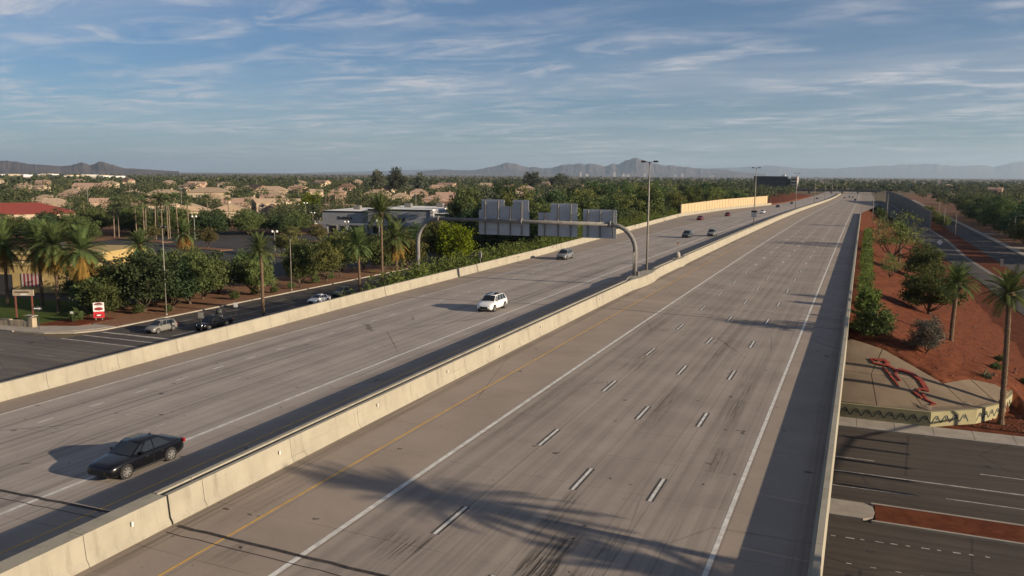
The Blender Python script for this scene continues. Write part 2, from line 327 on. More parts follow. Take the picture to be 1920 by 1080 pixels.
M_gravel2 = mat('tan_brown_granite_gravel', (0.235, 0.130, 0.078), (0.165, 0.092, 0.058), 1.6, 0.95, bump=0.6, spec=0.03, detail=10)
M_soil = mat('dry_valley_soil', (0.20, 0.145, 0.095), (0.11, 0.095, 0.060), 0.02, 0.95, spec=0.03, detail=10)
M_grass = mat('clipped_lawn', (0.080, 0.105, 0.028), (0.050, 0.072, 0.020), 1.2, 0.95, bump=0.5, spec=0.03, detail=8)
M_steel = mat('galvanised_steel', (0.20, 0.19, 0.175), (0.15, 0.142, 0.132), 2.0, 0.6, metal=0.0)
M_pole = mat('grey_painted_pole', (0.26, 0.235, 0.20), (0.19, 0.175, 0.15), 1.5, 0.6, metal=0.2)
M_alum = mat('weathered_aluminium_sign_back', (0.42, 0.44, 0.47), (0.34, 0.36, 0.39), 0.7, 0.55, metal=0.0, detail=7)
M_dark = mat('dark_metal', (0.03, 0.03, 0.032), (0.05, 0.05, 0.05), 3, 0.5)

# ------------------------------------------------------------------ ground, embankment, street grid
g = MB(); E_ = 45000
g.add([(-E_,-3000,ZG-0.03),(E_,-3000,ZG-0.03),(E_,E_,ZG-0.03),(-E_,E_,ZG-0.03)], [(0,1,2,3)]); struct('ground', g, M_soil)
def grid(xs, ys, f):
    m = MB(); V = [(x, y, f(x, y)) for y in ys for x in xs]; n = len(xs)
    m.add(V, [(j*n+i, j*n+i+1, (j+1)*n+i+1, (j+1)*n+i) for j in range(len(ys)-1) for i in range(n-1)]); return m
def bumpy(f, a=0.10): return lambda x, y: f(x, y)+a*(math.sin(x*1.7+y*0.6)*math.sin(y*1.1-x*0.4)+0.5*math.sin(x*4.1)*math.sin(y*3.3))*(0 if f(x, y) < ZG-0.2 else 1)
xsE = [4.05,4.3]+list(np.arange(4.8,20.1,.5))+[21,22.5,24,26]
ysN = list(np.arange(80.9,96,.5))+list(np.arange(96,100,1.0))+list(np.arange(100,210,3.))+list(np.arange(210,420,10.))+list(np.arange(420,1100,40.))
struct('embankment_north_east', grid(xsE, ysN, bumpy(emb)), M_gravel, True)
struct('embankment_south_east', grid(xsE, list(np.arange(-60,31,2.)), bumpy(emb)), M_gravel, True)
xsW = [-86,-82,-78,-74,-71,-68,-65,-62,-60,-58,-56,-54,-52,-50,-48.5,-47]
struct('embankment_north_west', grid(xsW, ysN, bumpy(emb)), M_gravel2, True)
struct('embankment_south_west', grid(xsW, list(np.arange(-60,31,3.)), bumpy(emb)), M_gravel2, True)
# freeway carriageways
m = MB(); V = []; F = []; XS = [4.0, 2.0, 0, -5, -10, -15, -21, -26, -31, -36, -41, None]
for y in YS:
    for x in XS:
        x_ = (xl(y)-0.05 if x is None else x)
        if x is not None and x > 0 and y > 400: x_ = x+min(10, (y-400)*0.05)
        V.append((x_, y, zr(x_ if x_ < 4 else 4, y)))
n = len(XS); m.add(V, [(j*n+i, (j+1)*n+i, (j+1)*n+i+1, j*n+i+1) for j in range(len(YS)-1) for i in range(n-1)])
freeway = struct('freeway', m, M_road)
def strip(xa, xb, y0, y1, dz=0.006, step=None):
    ys = [y0]+[y for y in YS if y0 < y < y1]+[y1]; m = MB(); V = []
    for y in ys: V += [(xa(y) if callable(xa) else xa, y, 0), (xb(y) if callable(xb) else xb, y, 0)]
    V = [(x, y, zr(x, y)+dz) for x, y, _ in V]
    m.add(V, [(2*i, 2*i+1, 2*i+3, 2*i+2) for i in range(len(ys)-1)]); return m
def paint(name, x, w, y0, y1, mt, dz=0.006): return obj(name, strip(x-w/2, x+w/2, y0, y1, dz), mt, freeway)
paint('edge_line', 0.0, 0.20, -30, 1000, M_white); paint('carpool_line', -14.67, 0.24, -30, 1100, M_white)
paint('median_line', -18.37, 0.13, -30, 1100, M_yellow)
paint('carpool_line', -29.1, 0.24, -30, 1100, M_white); paint('edge_line', -43.7, 0.16, -30, 1000, M_white); paint('median_line', -25.45, 0.12, -30, 1000, M_yellow)
def dash(x, y, ln, mt, contrast=False, w=0.15):
    d = obj('lane_dash', strip(x-w/2, x+w/2, y, y+ln), mt, freeway)
    if contrast:
        for s_ in (-1, 1): obj('contrast_edge', strip(x+s_*w*0.96-0.05, x+s_*w*0.96+0.05, y, y+ln, 0.005), M_black, d)
for x, y0 in ((-10.90, 29.02), (-7.24, 36.03), (-3.58, 36.30)):
    for k in range(-2, 30): dash(x, y0+12.19*k, 3.05, M_white, -2 < k < 9)
for x, y0 in ((-36.2, 33.6), (-32.6, 33.2)):
    for k in range(-1, 24): dash(x, y0+12.19*k, 3.1, M_wornwhite, False, 0.12)
for k in range(-2, 40): dash(-39.95, 33.35+3.66*k, 1.1, M_white, False, 0.16)
# expansion joints across the carriageways
for y, w in ((25.1, 0.20), (24.45, 0.05), (85.9, 0.16), (91.6, 0.05), (18.6, 0.05)):
    for xa, xb in ((-20.9, 3.55), (-46.2, -23.0)):
        mj = MB(); xs = np.linspace(xa, xb, 30); V = []
        for x in xs:
            e = 0.02*math.sin(x*5.1)+0.015*math.sin(x*11.7); V += [(x, y-w/2+e, zr(x, y)+0.009), (x, y+w/2+e, zr(x, y)+0.009)]
        mj.add(V, [(2*i, 2*i+2, 2*i+3, 2*i+1) for i in range(29)]); obj('expansion_joint', mj, M_joint, freeway)

# ------------------------------------------------------------------ bridge over the cross street
br = thing('bridge_span', 'concrete freeway bridge span crossing over the city street', 'bridge')
mb = MB()
for xa, xb in ((-47.2, 4.0),):
    ys = [25.15, 40, 55, 70, 85.85]; V = []
    for y in ys: V += [(xa, y, zr(-46, y)-0.03), (-21, y, zr(-21, y)-0.03), (xb, y, zr(4, y)-0.03), (xa, y, zr(-46, y)-1.7), (xb, y, zr(4, y)-1.7)]
    mb.add(V, [f for i in range(4) for o in (i*5,) for f in ((o,o+1,o+6,o+5),(o+1,o+2,o+7,o+6),(o+3,o+8,o+9,o+4),(o+2,o+4,o+9,o+7),(o,o+5,o+8,o+3))]+[(0,3,4,2,1),(20,21,22,24,23)])
obj('deck', mb, M_conc, br)
obj('abutment', MB().box(-47.6, 4.0, 85.95, 87.2, -6.9, -1.2), M_conc, br); obj('abutment', MB().box(-47.6, 4.0, 23.8, 25.05, -6.9, -1.2), M_conc, br)
for k in range(6): obj('pier_column', MB().lathe([(0.6, -6.9), (0.6, -1.3)], 16, c=(-43+k*8.4, 57.5, 0)), M_conc, br, True)

# ------------------------------------------------------------------ barriers
def barrier(name, label, prof, xf, y0, y1, mt, zf, seg=6.1, gaps=JOINTS, extra=None):
    """prof: list of (dx, z) cross-section; cast in segments with open joints"""
    b = thing(name, label, 'barrier')
    cuts = [y0]
    y = y0
    while y < y1-0.1:
        y = min(y+seg, y1)
        for gq in gaps:
            if cuts[-1] < gq < y-0.5: cuts.append(gq)
        cuts.append(y)
    for a, c in zip(cuts[:-1], cuts[1:]):
        ga = 0.05 if any(abs(a-q) < .01 for q in gaps) else 0.012; gc = 0.05 if any(abs(c-q) < .01 for q in gaps) else 0.012
        ys = [a+ga]+[q for q in YS if a+.5 < q < c-.5]+[c-gc]; mm = MB(); V = []; n = len(prof) if prof else 10
        for q in ys:
            pr = extra(q) if extra else prof
            V += [(xf(q)+dx, q, zf(q)+z) for dx, z in pr]
        mm.add(V, [(i*n+k, i*n+(k+1) % n, (i+1)*n+(k+1) % n, (i+1)*n+k) for i in range(len(ys)-1) for k in range(n)]+[tuple(range(n-1, -1, -1)), tuple(range((len(ys)-1)*n, len(ys)*n))])
        obj('barrier_segment', mm, mt, b)
    return b
rp = [(0.0,-0.35),(0.0,0.08),(0.10,0.28),(0.20,0.82),(0.46,0.82),(0.46,-1.6),(0.3,-1.7)]
par_e = barrier('bridge_parapet', 'long grey concrete parapet at the right edge of the northbound lanes', rp, lambda y: 3.58, -40, 392, M_bar, lambda y: zr(3.58, y))
lp = [(0.0,-0.4),(0.0,0.10),(-0.12,0.32),(-0.22,1.16),(-0.52,1.16),(-0.52,-1.8),(-0.3,-1.9)]
lp = lp[::-1]
par_w = barrier('bridge_parapet', 'sunlit tan concrete parapet along the far left edge of the southbound lanes', lp, lambda y: xl(y)-0.0, -40, 545, M_bar, lambda y: zr(xl(y), y))
def med(q):
    bl = 0.55*math.exp(-((q-107.6)/5.2)**4); bl2 = 0.32*math.exp(-((q-131.5)/2.2)**4)
    e = bl+bl2
    z1 = 1.24
    if q < 25.12 or e > 0.05: return [(e,-0.3),(e,0.10),(e-0.12,0.30),(e-0.22,z1),(-0.55,z1+0.003),(-0.75,z1+0.003),(-1.05-e,z1),(-1.17-e,0.30),(-1.29-e,0.10),(-1.29-e,-0.3)]
    return [(0,-0.3),(0,0.10),(-0.12,0.30),(-0.22,z1),(-0.44,z1),(-0.46,z1-0.35),(-0.80,z1-0.35),(-0.82,z1-0.02),(-1.07,z1-0.02),(-1.29,-0.3)]
par_m = barrier('median_barrier', 'tall tan concrete median barrier between the two carriageways', None, lambda y: -21.18, -40, 1090, M_bar, lambda y: zr(-21, y), 6.1, JOINTS, med)
for y in np.arange(14, 100, 9.1):        # reflectors on the median barrier face
    obj('reflector', MB().box(-21.30, -21.25, y, y+0.08, zr(-21, y)+0.72, zr(-21, y)+0.90), mat('white_reflector', (0.7,0.68,0.6), (0.5,0.48,0.42)), par_m)
# ------------------------------------------------------------------ streets, kerbs, pads below
def slab(name, poly, top, mt, bot=None): return struct(name, MB().prism(poly, (top-0.6) if bot is None else bot, top), mt)
def rect(x0, x1, y0, y1): return [(x0, y0), (x1, y0), (x1, y1), (x0, y1)]
def sheet(name, poly, z, mt, parent=None):
    mm = MB().add([(x, y, z) for x, y in poly], [tuple(range(len(poly)))])
    o = obj(name, mm, mt, parent)
    if parent is None: o['kind'] = 'structure'
    return o
street = sheet('cross_street', rect(-47, 140, 30.5, 77.6), ZG, M_street); street_w = sheet('cross_street_west', rect(-260, -47.001, 30.5, 77.6), ZG, M_streetw)
front_w = sheet('frontage_road_west', [(-92.5,77.6),(-68,77.6),(-68,700),(-92.5,700)], ZG, M_front)
sheet('frontage_road_west_south', rect(-92.5, -68, -60, 30.5), ZG, M_front)
def line(par, x0, x1, y0, y1, mt=M_white, z=ZG+0.005, nm='road_line'): return sheet(nm, rect(x0, x1, y0, y1), z, mt, par)
# cross street markings east of the bridge and under it
line(street, -40, 60, 65.55, 65.72, M_wornwhite); line(street, -30, 9.2, 62.3, 62.43, M_wornwhite); line(street, 11.2, 19, 62.65, 62.78, M_wornwhite); line(street, 21, 40, 62.7, 62.83, M_wornwhite)
line(street, -30, 6.7, 69.0, 69.13, M_wornwhite); line(street, 14, 17, 69.1, 69.23, M_wornwhite)
for k in range(12): line(street, 3.2+k*0.85, 3.2+k*0.85+random.uniform(.2,.7), 53.0+k*0.05, 53.13+k*0.05, M_wornwhite)
for k in range(6): line(street, 5+k*1.3, 5.3+k*1.3, 49.4, 49.5, M_wornwhite)
for k in range(6): line(street, -60-k*9, -57-k*9, 62.3, 62.42, M_wornwhite); line(street, -60-k*9, -57-k*9, 69, 69.12, M_wornwhite)
for (y, w) in ((77.0, .32), (79.9, .32), (82.4, .6)): line(front_w, -93+(y-77)*.25, -70, y, y+w, M_wornwhite)
for x in (-88.2, -84.6): line(front_w, x, x+.12, 84.5, 118, M_wornwhite)
for x in (-80.9, -77.2): line(front_w, x, x+.12, 84.5, 128, M_white)
for k in range(8):
    for x in (-88.2, -84.6, -80.9): line(front_w, x, x+.12, 134+k*12.2, 137+k*12.2, M_wornwhite)
def ring(c, r, n=14): return [(c[0]+r*math.cos(2*math.pi*k/n), c[1]+r*math.sin(2*math.pi*k/n)) for k in range(n)]
for (x, y, r_) in ((-93.8,73.5,.45),(14.6,71.2,.38),(24.2,68.0,.45),(9.0,74.9,.42),(6.3,51.6,.2),(5.2,47.9,.22)): sheet('manhole_cover', ring((x, y), r_), ZG+0.006, M_joint, street)
# raised median of the cross street east of the bridge
struct('street_median_nose', MB().prism([(-20,56.4),(5.9,56.35),(6.5,56.8),(6.6,57.7),(6.5,58.7),(5.9,59.2),(-20,59.2)], ZG-.2, ZG+.14), M_walk)
struct('street_median', MB().prism(rect(6.62, 60, 56.35, 59.2), ZG-.2, ZG+.13), M_gravel)
for (y0, y1) in ((56.12,56.33),(59.22,59.43)): struct('median_kerb', MB().prism(rect(6.4, 60, y0, y1), ZG-.2, ZG+.15), M_walk)
# north-east sidewalk with joints, kerb
ne = struct('sidewalk_north_east', MB().prism(rect(-45, 60, 77.9, 80.62), ZG-.3, ZG+.13), M_walk)
struct('kerb_north_east', MB().prism(rect(-45, 60, 77.62, 77.88), ZG-.3, ZG+.15), M_walk)
for x in np.arange(-4, 40, 3.1): sheet('sidewalk_joint', rect(x, x+0.03, 77.95, 80.6), ZG+.135, M_joint, ne)
struct('corner_ground_east', MB().prism([(11.6,80.65),(60,80.65),(60,160),(24,160),(24,100),(19.6,91.8),(15.4,83.6)], ZG-.3, ZG+.10), M_gravel)
# decorated retaining wall and sloped concrete pad with the lizard artwork
M_wallA = mat('painted_tan_retaining_wall', (0.30, 0.265, 0.15), (0.25, 0.22, 0.125), 0.7, 0.9, detail=7)
M_teal = mat('dark_teal_relief', (0.045, 0.062, 0.062), (0.03, 0.04, 0.042), 2, 0.8)
wall = thing('retaining_wall', 'low tan retaining wall with dark wave pattern beside the street', 'wall')
WP = [(-45, 80.65), (11.35, 80.65), (15.2, 83.3), (17.6, 86.6), (19.1, 91.0), (19.55, 94.6)]; WT = -5.38
for a, b in zip(WP[:-1], WP[1:]):
    d = Vector((b[0]-a[0], b[1]-a[1])).normalized(); nrm = Vector((-d.y, d.x))
    e = 0.01
    q = [(a[0]+d.x*e, a[1]+d.y*e), (b[0]-d.x*e, b[1]-d.y*e), (b[0]+nrm.x*.3-d.x*.1, b[1]+nrm.y*.3-d.y*.1), (a[0]+nrm.x*.3+d.x*.1, a[1]+nrm.y*.3+d.y*.1)]
    obj('wall_panel', MB().prism(q, ZG-.3, WT), M_wallA, wall)
def ribbon(pts, w, out, t0=0.0, t1=0.03):
    """flat ribbon along points in a plane with outward normal 'out'"""
    mm = MB(); P = [Vector(p) for p in pts]; out = Vector(out).normalized(); V = []
    for i, p in enumerate(P):
        d = (P[min(i+1, len(P)-1)]-P[max(i-1, 0)]).normalized(); sd = d.cross(out).normalized()*(w[i] if isinstance(w, (list, tuple)) else w)/2
        V += [p-sd+out*t0, p+sd+out*t0, p+sd+out*t1, p-sd+out*t1]
    F = []
    for i in range(len(P)-1):
        for k in range(4): F.append((i*4+k, i*4+(k+1) % 4, i*4+4+(k+1) % 4, i*4+4+k))
    F += [(3,2,1,0), tuple(len(V)-4+k for k in range(4))]; return mm.add(V, F)
hook = [(0.0,-.34),(0.10,-.22),(0.26,0.05),(0.42,0.25),(0.58,0.28),(0.70,0.16),(0.66,0.0),(0.54,-0.04),(0.47,0.05),(0.53,0.13)]
tail = [(0.58,0.28),(0.74,0.02),(0.88,-0.24),(0.95,-0.34)]
for si, (a, b) in enumerate(zip(WP[:-1], WP[1:])):
    A = Vector((*a, 0)); B = Vector((*b, 0)); d = (B-A).normalized(); L = (B-A).length; out = Vector((d.y, -d.x, 0)); s0 = 44.0 if si == 0 else 0.1; s = s0
    while s < L-0.9:
        for pts in (hook, tail):
            obj('wave_relief', ribbon([A+d*(s+u*0.98)+Vector((0, 0, -6.05+v)) for u, v in pts], 0.085, out, -0.004, 0.022), M_teal, wall)
        s += 0.95
pad = thing('slope_paving_pad', 'sloping tan concrete pad above the wave-patterned wall, beside the bridge', 'pad')
def pz(x, y): return max(0.2-0.345*math.hypot(max(0, x-4.3), max(0, 97-y)), WT-0.02)+0.03
PADS = [[(-45,80.98),(3.6,80.98),(3.6,91.0),(-45,91.0)], [(3.66,80.98),(6.9,80.98),(6.35,86.0),(3.66,86.2)], [(3.66,86.26),(6.33,86.06),(7.3,91.2),(4.3,92.2),(3.66,91.6)],
        [(6.96,80.98),(11.2,80.98),(9.1,86.4),(6.42,86.0)], [(6.40,86.07),(9.08,86.46),(12.6,87.5),(7.4,91.2)], [(11.27,81.0),(14.95,83.5),(12.7,87.4),(9.16,86.4)],
        [(15.0,83.55),(17.3,86.7),(15.3,90.4),(12.78,87.43)], [(17.36,86.78),(18.8,91.0),(17.6,91.6),(15.38,90.5)]]
for poly in PADS:
    # split each panel into triangles so that the warped top stays closed
    cx_ = sum(p[0] for p in poly)/len(poly); cy_ = sum(p[1] for p in poly)/len(poly); mm = MB(); n = len(poly)
    V = []; F = []; LV = 7; ring_ = []
    for a, b in zip(poly, poly[1:]+poly[:1]):
        k_ = max(1, int(math.hypot(b[0]-a[0], b[1]-a[1])/1.2)); ring_ += [(a[0]+(b[0]-a[0])*q/k_, a[1]+(b[1]-a[1])*q/k_) for q in range(k_)]
    n = len(ring_)
    for l in range(LV):
        f_ = 1-l/LV; V += [(cx_+(x-cx_)*f_, cy_+(y-cy_)*f_) for x, y in ring_]
    V = [(x, y, pz(x, y)) for x, y in V]+[(cx_, cy_, pz(cx_, cy_))]+[(x, y, pz(x, y)-.5) for x, y in ring_]
    F = [(l*n+i, l*n+(i+1) % n, (l+1)*n+(i+1) % n, (l+1)*n+i) for l in range(LV-1) for i in range(n)]+[((LV-1)*n+i, (LV-1)*n+(i+1) % n, LV*n) for i in range(n)]+[(i, LV*n+1+i, LV*n+1+(i+1) % n, (i+1) % n) for i in range(n)]
    mm.add(V, F); obj('pad_panel', mm, mat('pad_concrete', (0.19,0.142,0.096), (0.155,0.115,0.078), .5, .9, detail=8), pad)
M_liz = mat('rust_red_painted_steel', (0.26, 0.045, 0.028), (0.16, 0.032, 0.022), 1.5, 0.6)
liz = thing('lizard_artwork', 'rust red steel lizard figure lying on the sloping concrete pad', 'sculpture')
def lz(name, pts, w, h=0.22):
    h *= 0.55
    q = []
    for i in range(len(pts)-1):
        for k in range(4): u = k/4; q.append((pts[i][0]*(1-u)+pts[i+1][0]*u, pts[i][1]*(1-u)+pts[i+1][1]*u))
    q.append(pts[-1]); ww = [0.72*np.interp(i/(len(q)-1), np.linspace(0, 1, len(w)), w) for i in range(len(q))]
    obj(name, ribbon([(x, y, pz(x, y)+0.03) for x, y in q], ww, (0.1, -0.27, 1), 0.0, h), M_liz, liz)
lz('upper_jaw', [(6.35,88.75),(6.9,88.7),(7.5,88.95),(7.9,88.4)], [.15,.5,.55,.45]); lz('lower_jaw', [(6.25,88.75),(6.6,88.0),(7.1,88.0),(7.6,87.9)], [.12,.28,.4,.4], .2)
lz('neck', [(7.6,88.2),(8.1,87.85),(8.7,87.4)], [.6,.4,.35], .21); lz('throat', [(7.4,87.5),(7.85,86.8),(8.15,86.1)], [.28,.22,.28], .19)
lz('back', [(8.35,87.3),(9.1,87.75),(10.0,87.45),(10.7,86.7),(11.1,85.5),(11.2,84.9)], [.3,.6,.62,.6,.62,.55], .23)
lz('chest', [(8.75,87.45),(8.5,86.6),(8.95,85.7)], [.3,.3,.2], .2); lz('front_leg', [(8.1,86.15),(8.45,85.5),(8.75,84.7)], [.32,.3,.24], .2)
lz('hind_leg', [(11.2,85.1),(10.6,85.0),(10.1,84.2),(10.75,83.5)], [.5,.35,.3,.3], .2); lz('hind_foot', [(10.8,84.4),(11.1,83.4),(11.85,83.0),(11.4,82.7)], [.4,.28,.26,.2], .2)
# ------------------------------------------------------------------ east ramp and frontage
rampL = [(29.7,150),(29.0,175),(28.6,200),(25.6,262),(23.0,315),(20,420),(14,600),(11,760)]; rampR = [(37.5,150),(36.2,175),(34.0,195),(32.4,215),(31.2,262),(32,330),(29,420),(22,600),(18,760)]
def rz_(y): return float(np.interp(y, [150,330,430,600,760], [ZG+.02,ZG+.05,-5.9,-3.4,-4.6]))
def band(name, A, B, mt, zf, thick=0):
    ys = sorted(set([p[1] for p in A]+[p[1] for p in B])); a = np.array(A); b = np.array(B); mm = MB(); V = []
    for y in ys: V += [(np.interp(y, a[:,1], a[:,0]), y, zf(y)), (np.interp(y, b[:,1], b[:,0]), y, zf(y))]
    mm.add(V, [(2*i, 2*i+1, 2*i+3, 2*i+2) for i in range(len(ys)-1)]); return struct(name, mm, mt)
band('entrance_ramp', rampL, rampR, M_front, lambda y: rz_(y)+.14)
band('ramp_gutter', [(x-0.0, y) for x, y in rampR], [(x+1.0, y) for x, y in rampR], mat('dusty_gutter_concrete', (0.20,0.175,0.15), (0.16,0.14,0.12), .6, .9, detail=8), lambda y: rz_(y)+.16)
band('gravel_strip_east', [(x+1.0, y) for x, y in rampR], [(38.4, 150), (38.4, 760)], M_gravel, lambda y: ZG+.13)
band('ramp_shoulder_gravel', [(23, 95), (22, 300), (12, 760)], [(x, y) for x, y in rampL], M_gravel, lambda y: ZG+.11)
front_e = sheet('frontage_road_east', rect(38.5, 47.5, 81, 1200), ZG+.02, M_front)
for k in range(30): line(front_e, 42.9, 43.05, 150+k*12.2, 153+k*12.2, M_wornwhite, ZG+.026)
struct('sidewalk_east', MB().prism(rect(47.6, 49.6, 81, 900), ZG-.2, ZG+.14), M_walk)
for y in (245, 300, 372): struct('driveway_east', MB().prism(rect(49.7, 72, y, y+9), ZG-.2, ZG+.12), M_walk)
struct('verge_east', MB().prism(rect(49.65, 400, 81, 1200), ZG-.3, ZG+.06), M_gravel2)
# west side blocks
struct('kerb_west', MB().prism(rect(-92.9, -92.5, 86, 500), ZG-.2, ZG+.15), M_walk)
cw = [(-92.92,86.2),(-93.6,83.2),(-95.4,80.8),(-98.5,79.3),(-103,78.7),(-103,77.9),(-97.8,78.5),(-94.4,80.4),(-92.6,83.2),(-92.5,86.2)]
struct('kerb_return_west', MB().prism(cw, ZG-.2, ZG+.15), M_walk); struct('kerb_west_street', MB().prism(rect(-260, -103.02, 77.7, 78.1), ZG-.2, ZG+.15), M_walk)
struct('sidewalk_west_street', MB().prism([(-260,78.12),(-103.02,78.12),(-98.5,79.5),(-95.6,81.2),(-93.9,83.6),(-93.2,86.3),(-97.2,86.3),(-98,84.2),(-103,82),(-260,82)], ZG-.2, ZG+.13), M_walk)
struct('gravel_bed_west', MB().prism([(-92.92,86.4),(-92.92,175),(-104,175),(-112,128),(-110,110),(-106,98),(-104.5,86.4)], ZG-.2, ZG+.13), M_gravel2)
struct('lawn_corner_west', MB().prism([(-104.55,82.1),(-104.55,97),(-112,101),(-150,96),(-150,82.1)], ZG-.2, ZG+.16), M_grass)
struct('red_gravel_corner_west', MB().prism([(-98.2,84.3),(-98.2,91),(-104.5,91),(-104.5,82.2),(-103,82.02)], ZG-.2, ZG+.15), M_gravel)
struct('parking_lot_west', MB().prism([(-112.2,128),(-104.2,175),(-104.2,255),(-220,245),(-220,150),(-150,128)], ZG-.2, ZG+.05), M_lot)
struct('driveway_west', MB().prism([(-104.3,97.2),(-110,110),(-150,120),(-150,97)], ZG-.2, ZG+.08), M_lot)
for poly in ([(-150,180),(-132,176),(-131,180),(-149,184)], [(-186,188),(-162,184),(-161,188),(-185,192)], [(-178,222),(-150,219),(-150,223),(-178,226)], [(-214,200),(-197,197),(-196,201),(-213,204)]):
    struct('planter_island', MB().prism(poly, ZG-.1, ZG+.22), M_gravel2)
struct('gravel_yard_west', MB().prism([(-220.2,150),(-220.2,246),(-104.2,256),(-104.2,300),(-330,300),(-330,150)], ZG-.2, ZG+.03), M_gravel2)

rr = np.random.default_rng(77); Vr = []; Fr = []; base_v = np.array([(1,0,0),(-.6,.8,0),(-.5,-.9,0),(0.1,0,.8),(.4,.9,.1),(.5,-.8,.15)]); base_f = [(0,4,3),(4,1,3),(1,2,3),(2,5,3),(5,0,3)]
for k in range(2600):
    x = rr.uniform(5, 24); y = 82+170*rr.uniform()**1.8; z = max(emb(x, y), ZG+.1)
    if in_pad(x, y): continue
    sz = rr.uniform(.04, .15)*(1 if rr.uniform() > .03 else 2.2); a = rr.uniform(0, 6.28); ca, sa = math.cos(a), math.sin(a); o_ = len(Vr)
    for vx_, vy_, vz_ in base_v*rr.uniform(.6, 1.3, (6, 3)): Vr.append((x+(vx_*ca-vy_*sa)*sz, y+(vx_*sa+vy_*ca)*sz, z+vz_*sz+.02))
    Fr += [(o_+a_, o_+b_, o_+c_) for a_, b_, c_ in base_f]
ro = link('slope_stones', np_mesh('slope_stones', np.array(Vr), np.array(Fr), mat('mixed_red_stone', (0.20,0.075,0.045), (0.10,0.045,0.03), 1.2, .95))); ro['kind'] = 'stuff'; ro['label'] = 'loose reddish stones scattered over the gravel slope'
# ------------------------------------------------------------------ overhead sign gantry (seen from behind)
ga = thing('sign_gantry', 'rounded grey steel pipe gantry carrying three sign panels over the southbound lanes', 'gantry', (0, 105.5, 0))
def arc(cx, cz, r, a0, a1, n=9): return [(cx+r*math.cos(a0+(a1-a0)*k/n), 0, cz+r*math.sin(a0+(a1-a0)*k/n)) for k in range(n+1)]
obj('post', MB().tube([(-22.25,0,1.9),(-22.25,0,5.5)]+arc(-25.65, 5.5, 3.4, 0, math.pi/2), 0.29, 14), M_steel, ga, True)
obj('beam', MB().tube([(-25.66,0,8.93),(-51.0,0,8.98)], 0.235, 14), M_steel, ga, True)
obj('post', MB().tube(arc(-51.0, 5.55, 3.4, math.pi/2, math.pi)+[(-54.4,0,5.4),(-54.4,0,-3.2)], 0.29, 14), M_steel, ga, True)
for x in (-25.66, -51.0, -38.2): obj('flange', MB().lathe([(0.40, -0.07), (0.40, 0.07)], 18, 'x', (x, 0, 8.95)), M_steel, ga, True)
obj('base_plate', MB().box(-22.7,-21.8,-0.45,0.45,1.86,1.96), M_steel, ga); obj('access_box', MB().box(-22.0,-21.7,-0.2,0.2,2.3,2.9), M_steel, ga)
def signback(rects, posts, label, x_ref):
    t = thing('highway_sign', label, 'sign', (0, 105.98, 0), group='signs on the gantry')
    for (x0, x1, z0, z1) in rects:
        mm = MB(); n = max(1, round((z1-z0)/0.305)); h = (z1-z0)/n
        for k in range(n):
            mm.box(x0, x1, 0.0, 0.05, z0+k*h+0.012, z0+(k+1)*h-0.012); mm.box(x0, x1, -0.035, 0.0, z0+k*h+0.012, z0+k*h+0.05)
        mm.box(x0+.02, x1-.02, 0.03, 0.06, z0, z1); obj('extruded_panel', mm, M_alum, t)
    for (x, z0, z1) in posts: obj('support_post', MB().box(x-.07, x+.07, -0.22, -0.04, z0, z1), M_steel, t); obj('clamp', MB().box(x-.16, x+.16, -0.52, -0.18, 8.66, 9.26), M_steel, t)
    return t
signback([(-44.9,-37.3,6.95,10.4),(-44.5,-41.05,10.41,11.85),(-41.04,-39.75,10.41,10.95),(-39.74,-37.4,10.41,11.85)], [(-43.9,7.0,11.6),(-41.9,7.0,11.6),(-40.1,7.0,10.9),(-38.4,7.0,11.6)], 'largest back-facing grey sign panel, leftmost on the gantry, with notched top edge', 0)
signback([(-36.0,-30.4,7.05,10.2),(-34.2,-30.45,10.21,11.5)], [(-35.0,7.1,10.1),(-33.1,7.1,11.4),(-31.3,7.1,11.4)], 'middle back-facing grey sign panel on the gantry, stepped up on its right', 0)
signback([(-29.6,-25.0,7.0,10.8)], [(-28.9,7.1,10.7),(-27.2,7.1,10.7),(-25.4,7.1,10.7)], 'smallest back-facing grey sign panel, plain rectangle at the right of the gantry', 0)

# ------------------------------------------------------------------ lamps
def lamp_T(name, label, x, y, z0, h, arm=0.85, head=(0.62, 0.26, 0.14), r0=0.15, rot=0, group=None, double=True, mt=None):
    t = thing(name, label, 'street lamp', (x, y, z0), rot, group); mt = mt or M_pole
    obj('pole', MB().tube([(0,0,0),(0,0,h*0.5),(0,0,h)], [r0, r0*0.8, r0*0.55], 10), mt, t, True); obj('base', MB().lathe([(r0*2.0,0),(r0*2.0,0.08),(r0*1.4,0.25)], 12), mt, t)
    ss = (-1, 1) if double else (1,)
    obj('arm', MB().bar((-arm if double else 0,0,h-.05),(arm,0,h-.05),.07), mt, t)
    for s in ss: obj('lamp_head', MB().slabxz([(s*arm-head[0]/2,h-.1),(s*arm+head[0]/2,h-.1),(s*arm+head[0]*.42,h+head[2]),(s*arm-head[0]*.42,h+head[2])], -head[1], head[1]), M_dark if mt is M_pole else mt, t)
    return t
lamp_T('high_lamp_post', 'tall twin-head lamp post on the median just behind the gantry post', -22.3, 112.2, 1.95, 15.2)
lamp_T('high_lamp_post', 'tall twin-head lamp post on the median with a carpool sign on it', -22.2, 232, 1.9, 15.6)
for i, y in enumerate((375, 520, 660, 800, 940)):
    lamp_T('high_lamp_post', 'tall twin-head lamp post far along the median, number %s beyond the sign' % ('one','two','three','four','five')[i], -21.9, y, zr(-21, y)+1.2, 15.4, group='lamp posts far along the median')
sg = thing('carpool_sign', 'small black and white carpool sign mounted on the median lamp post', 'sign', (-22.2, 231.7, 0))
Mw = mat('white_sign_face', (0.55,0.55,0.54), (0.47,0.47,0.46)); Mk = mat('black_sign_face', (0.02,0.02,0.022), (0.03,0.03,0.03))
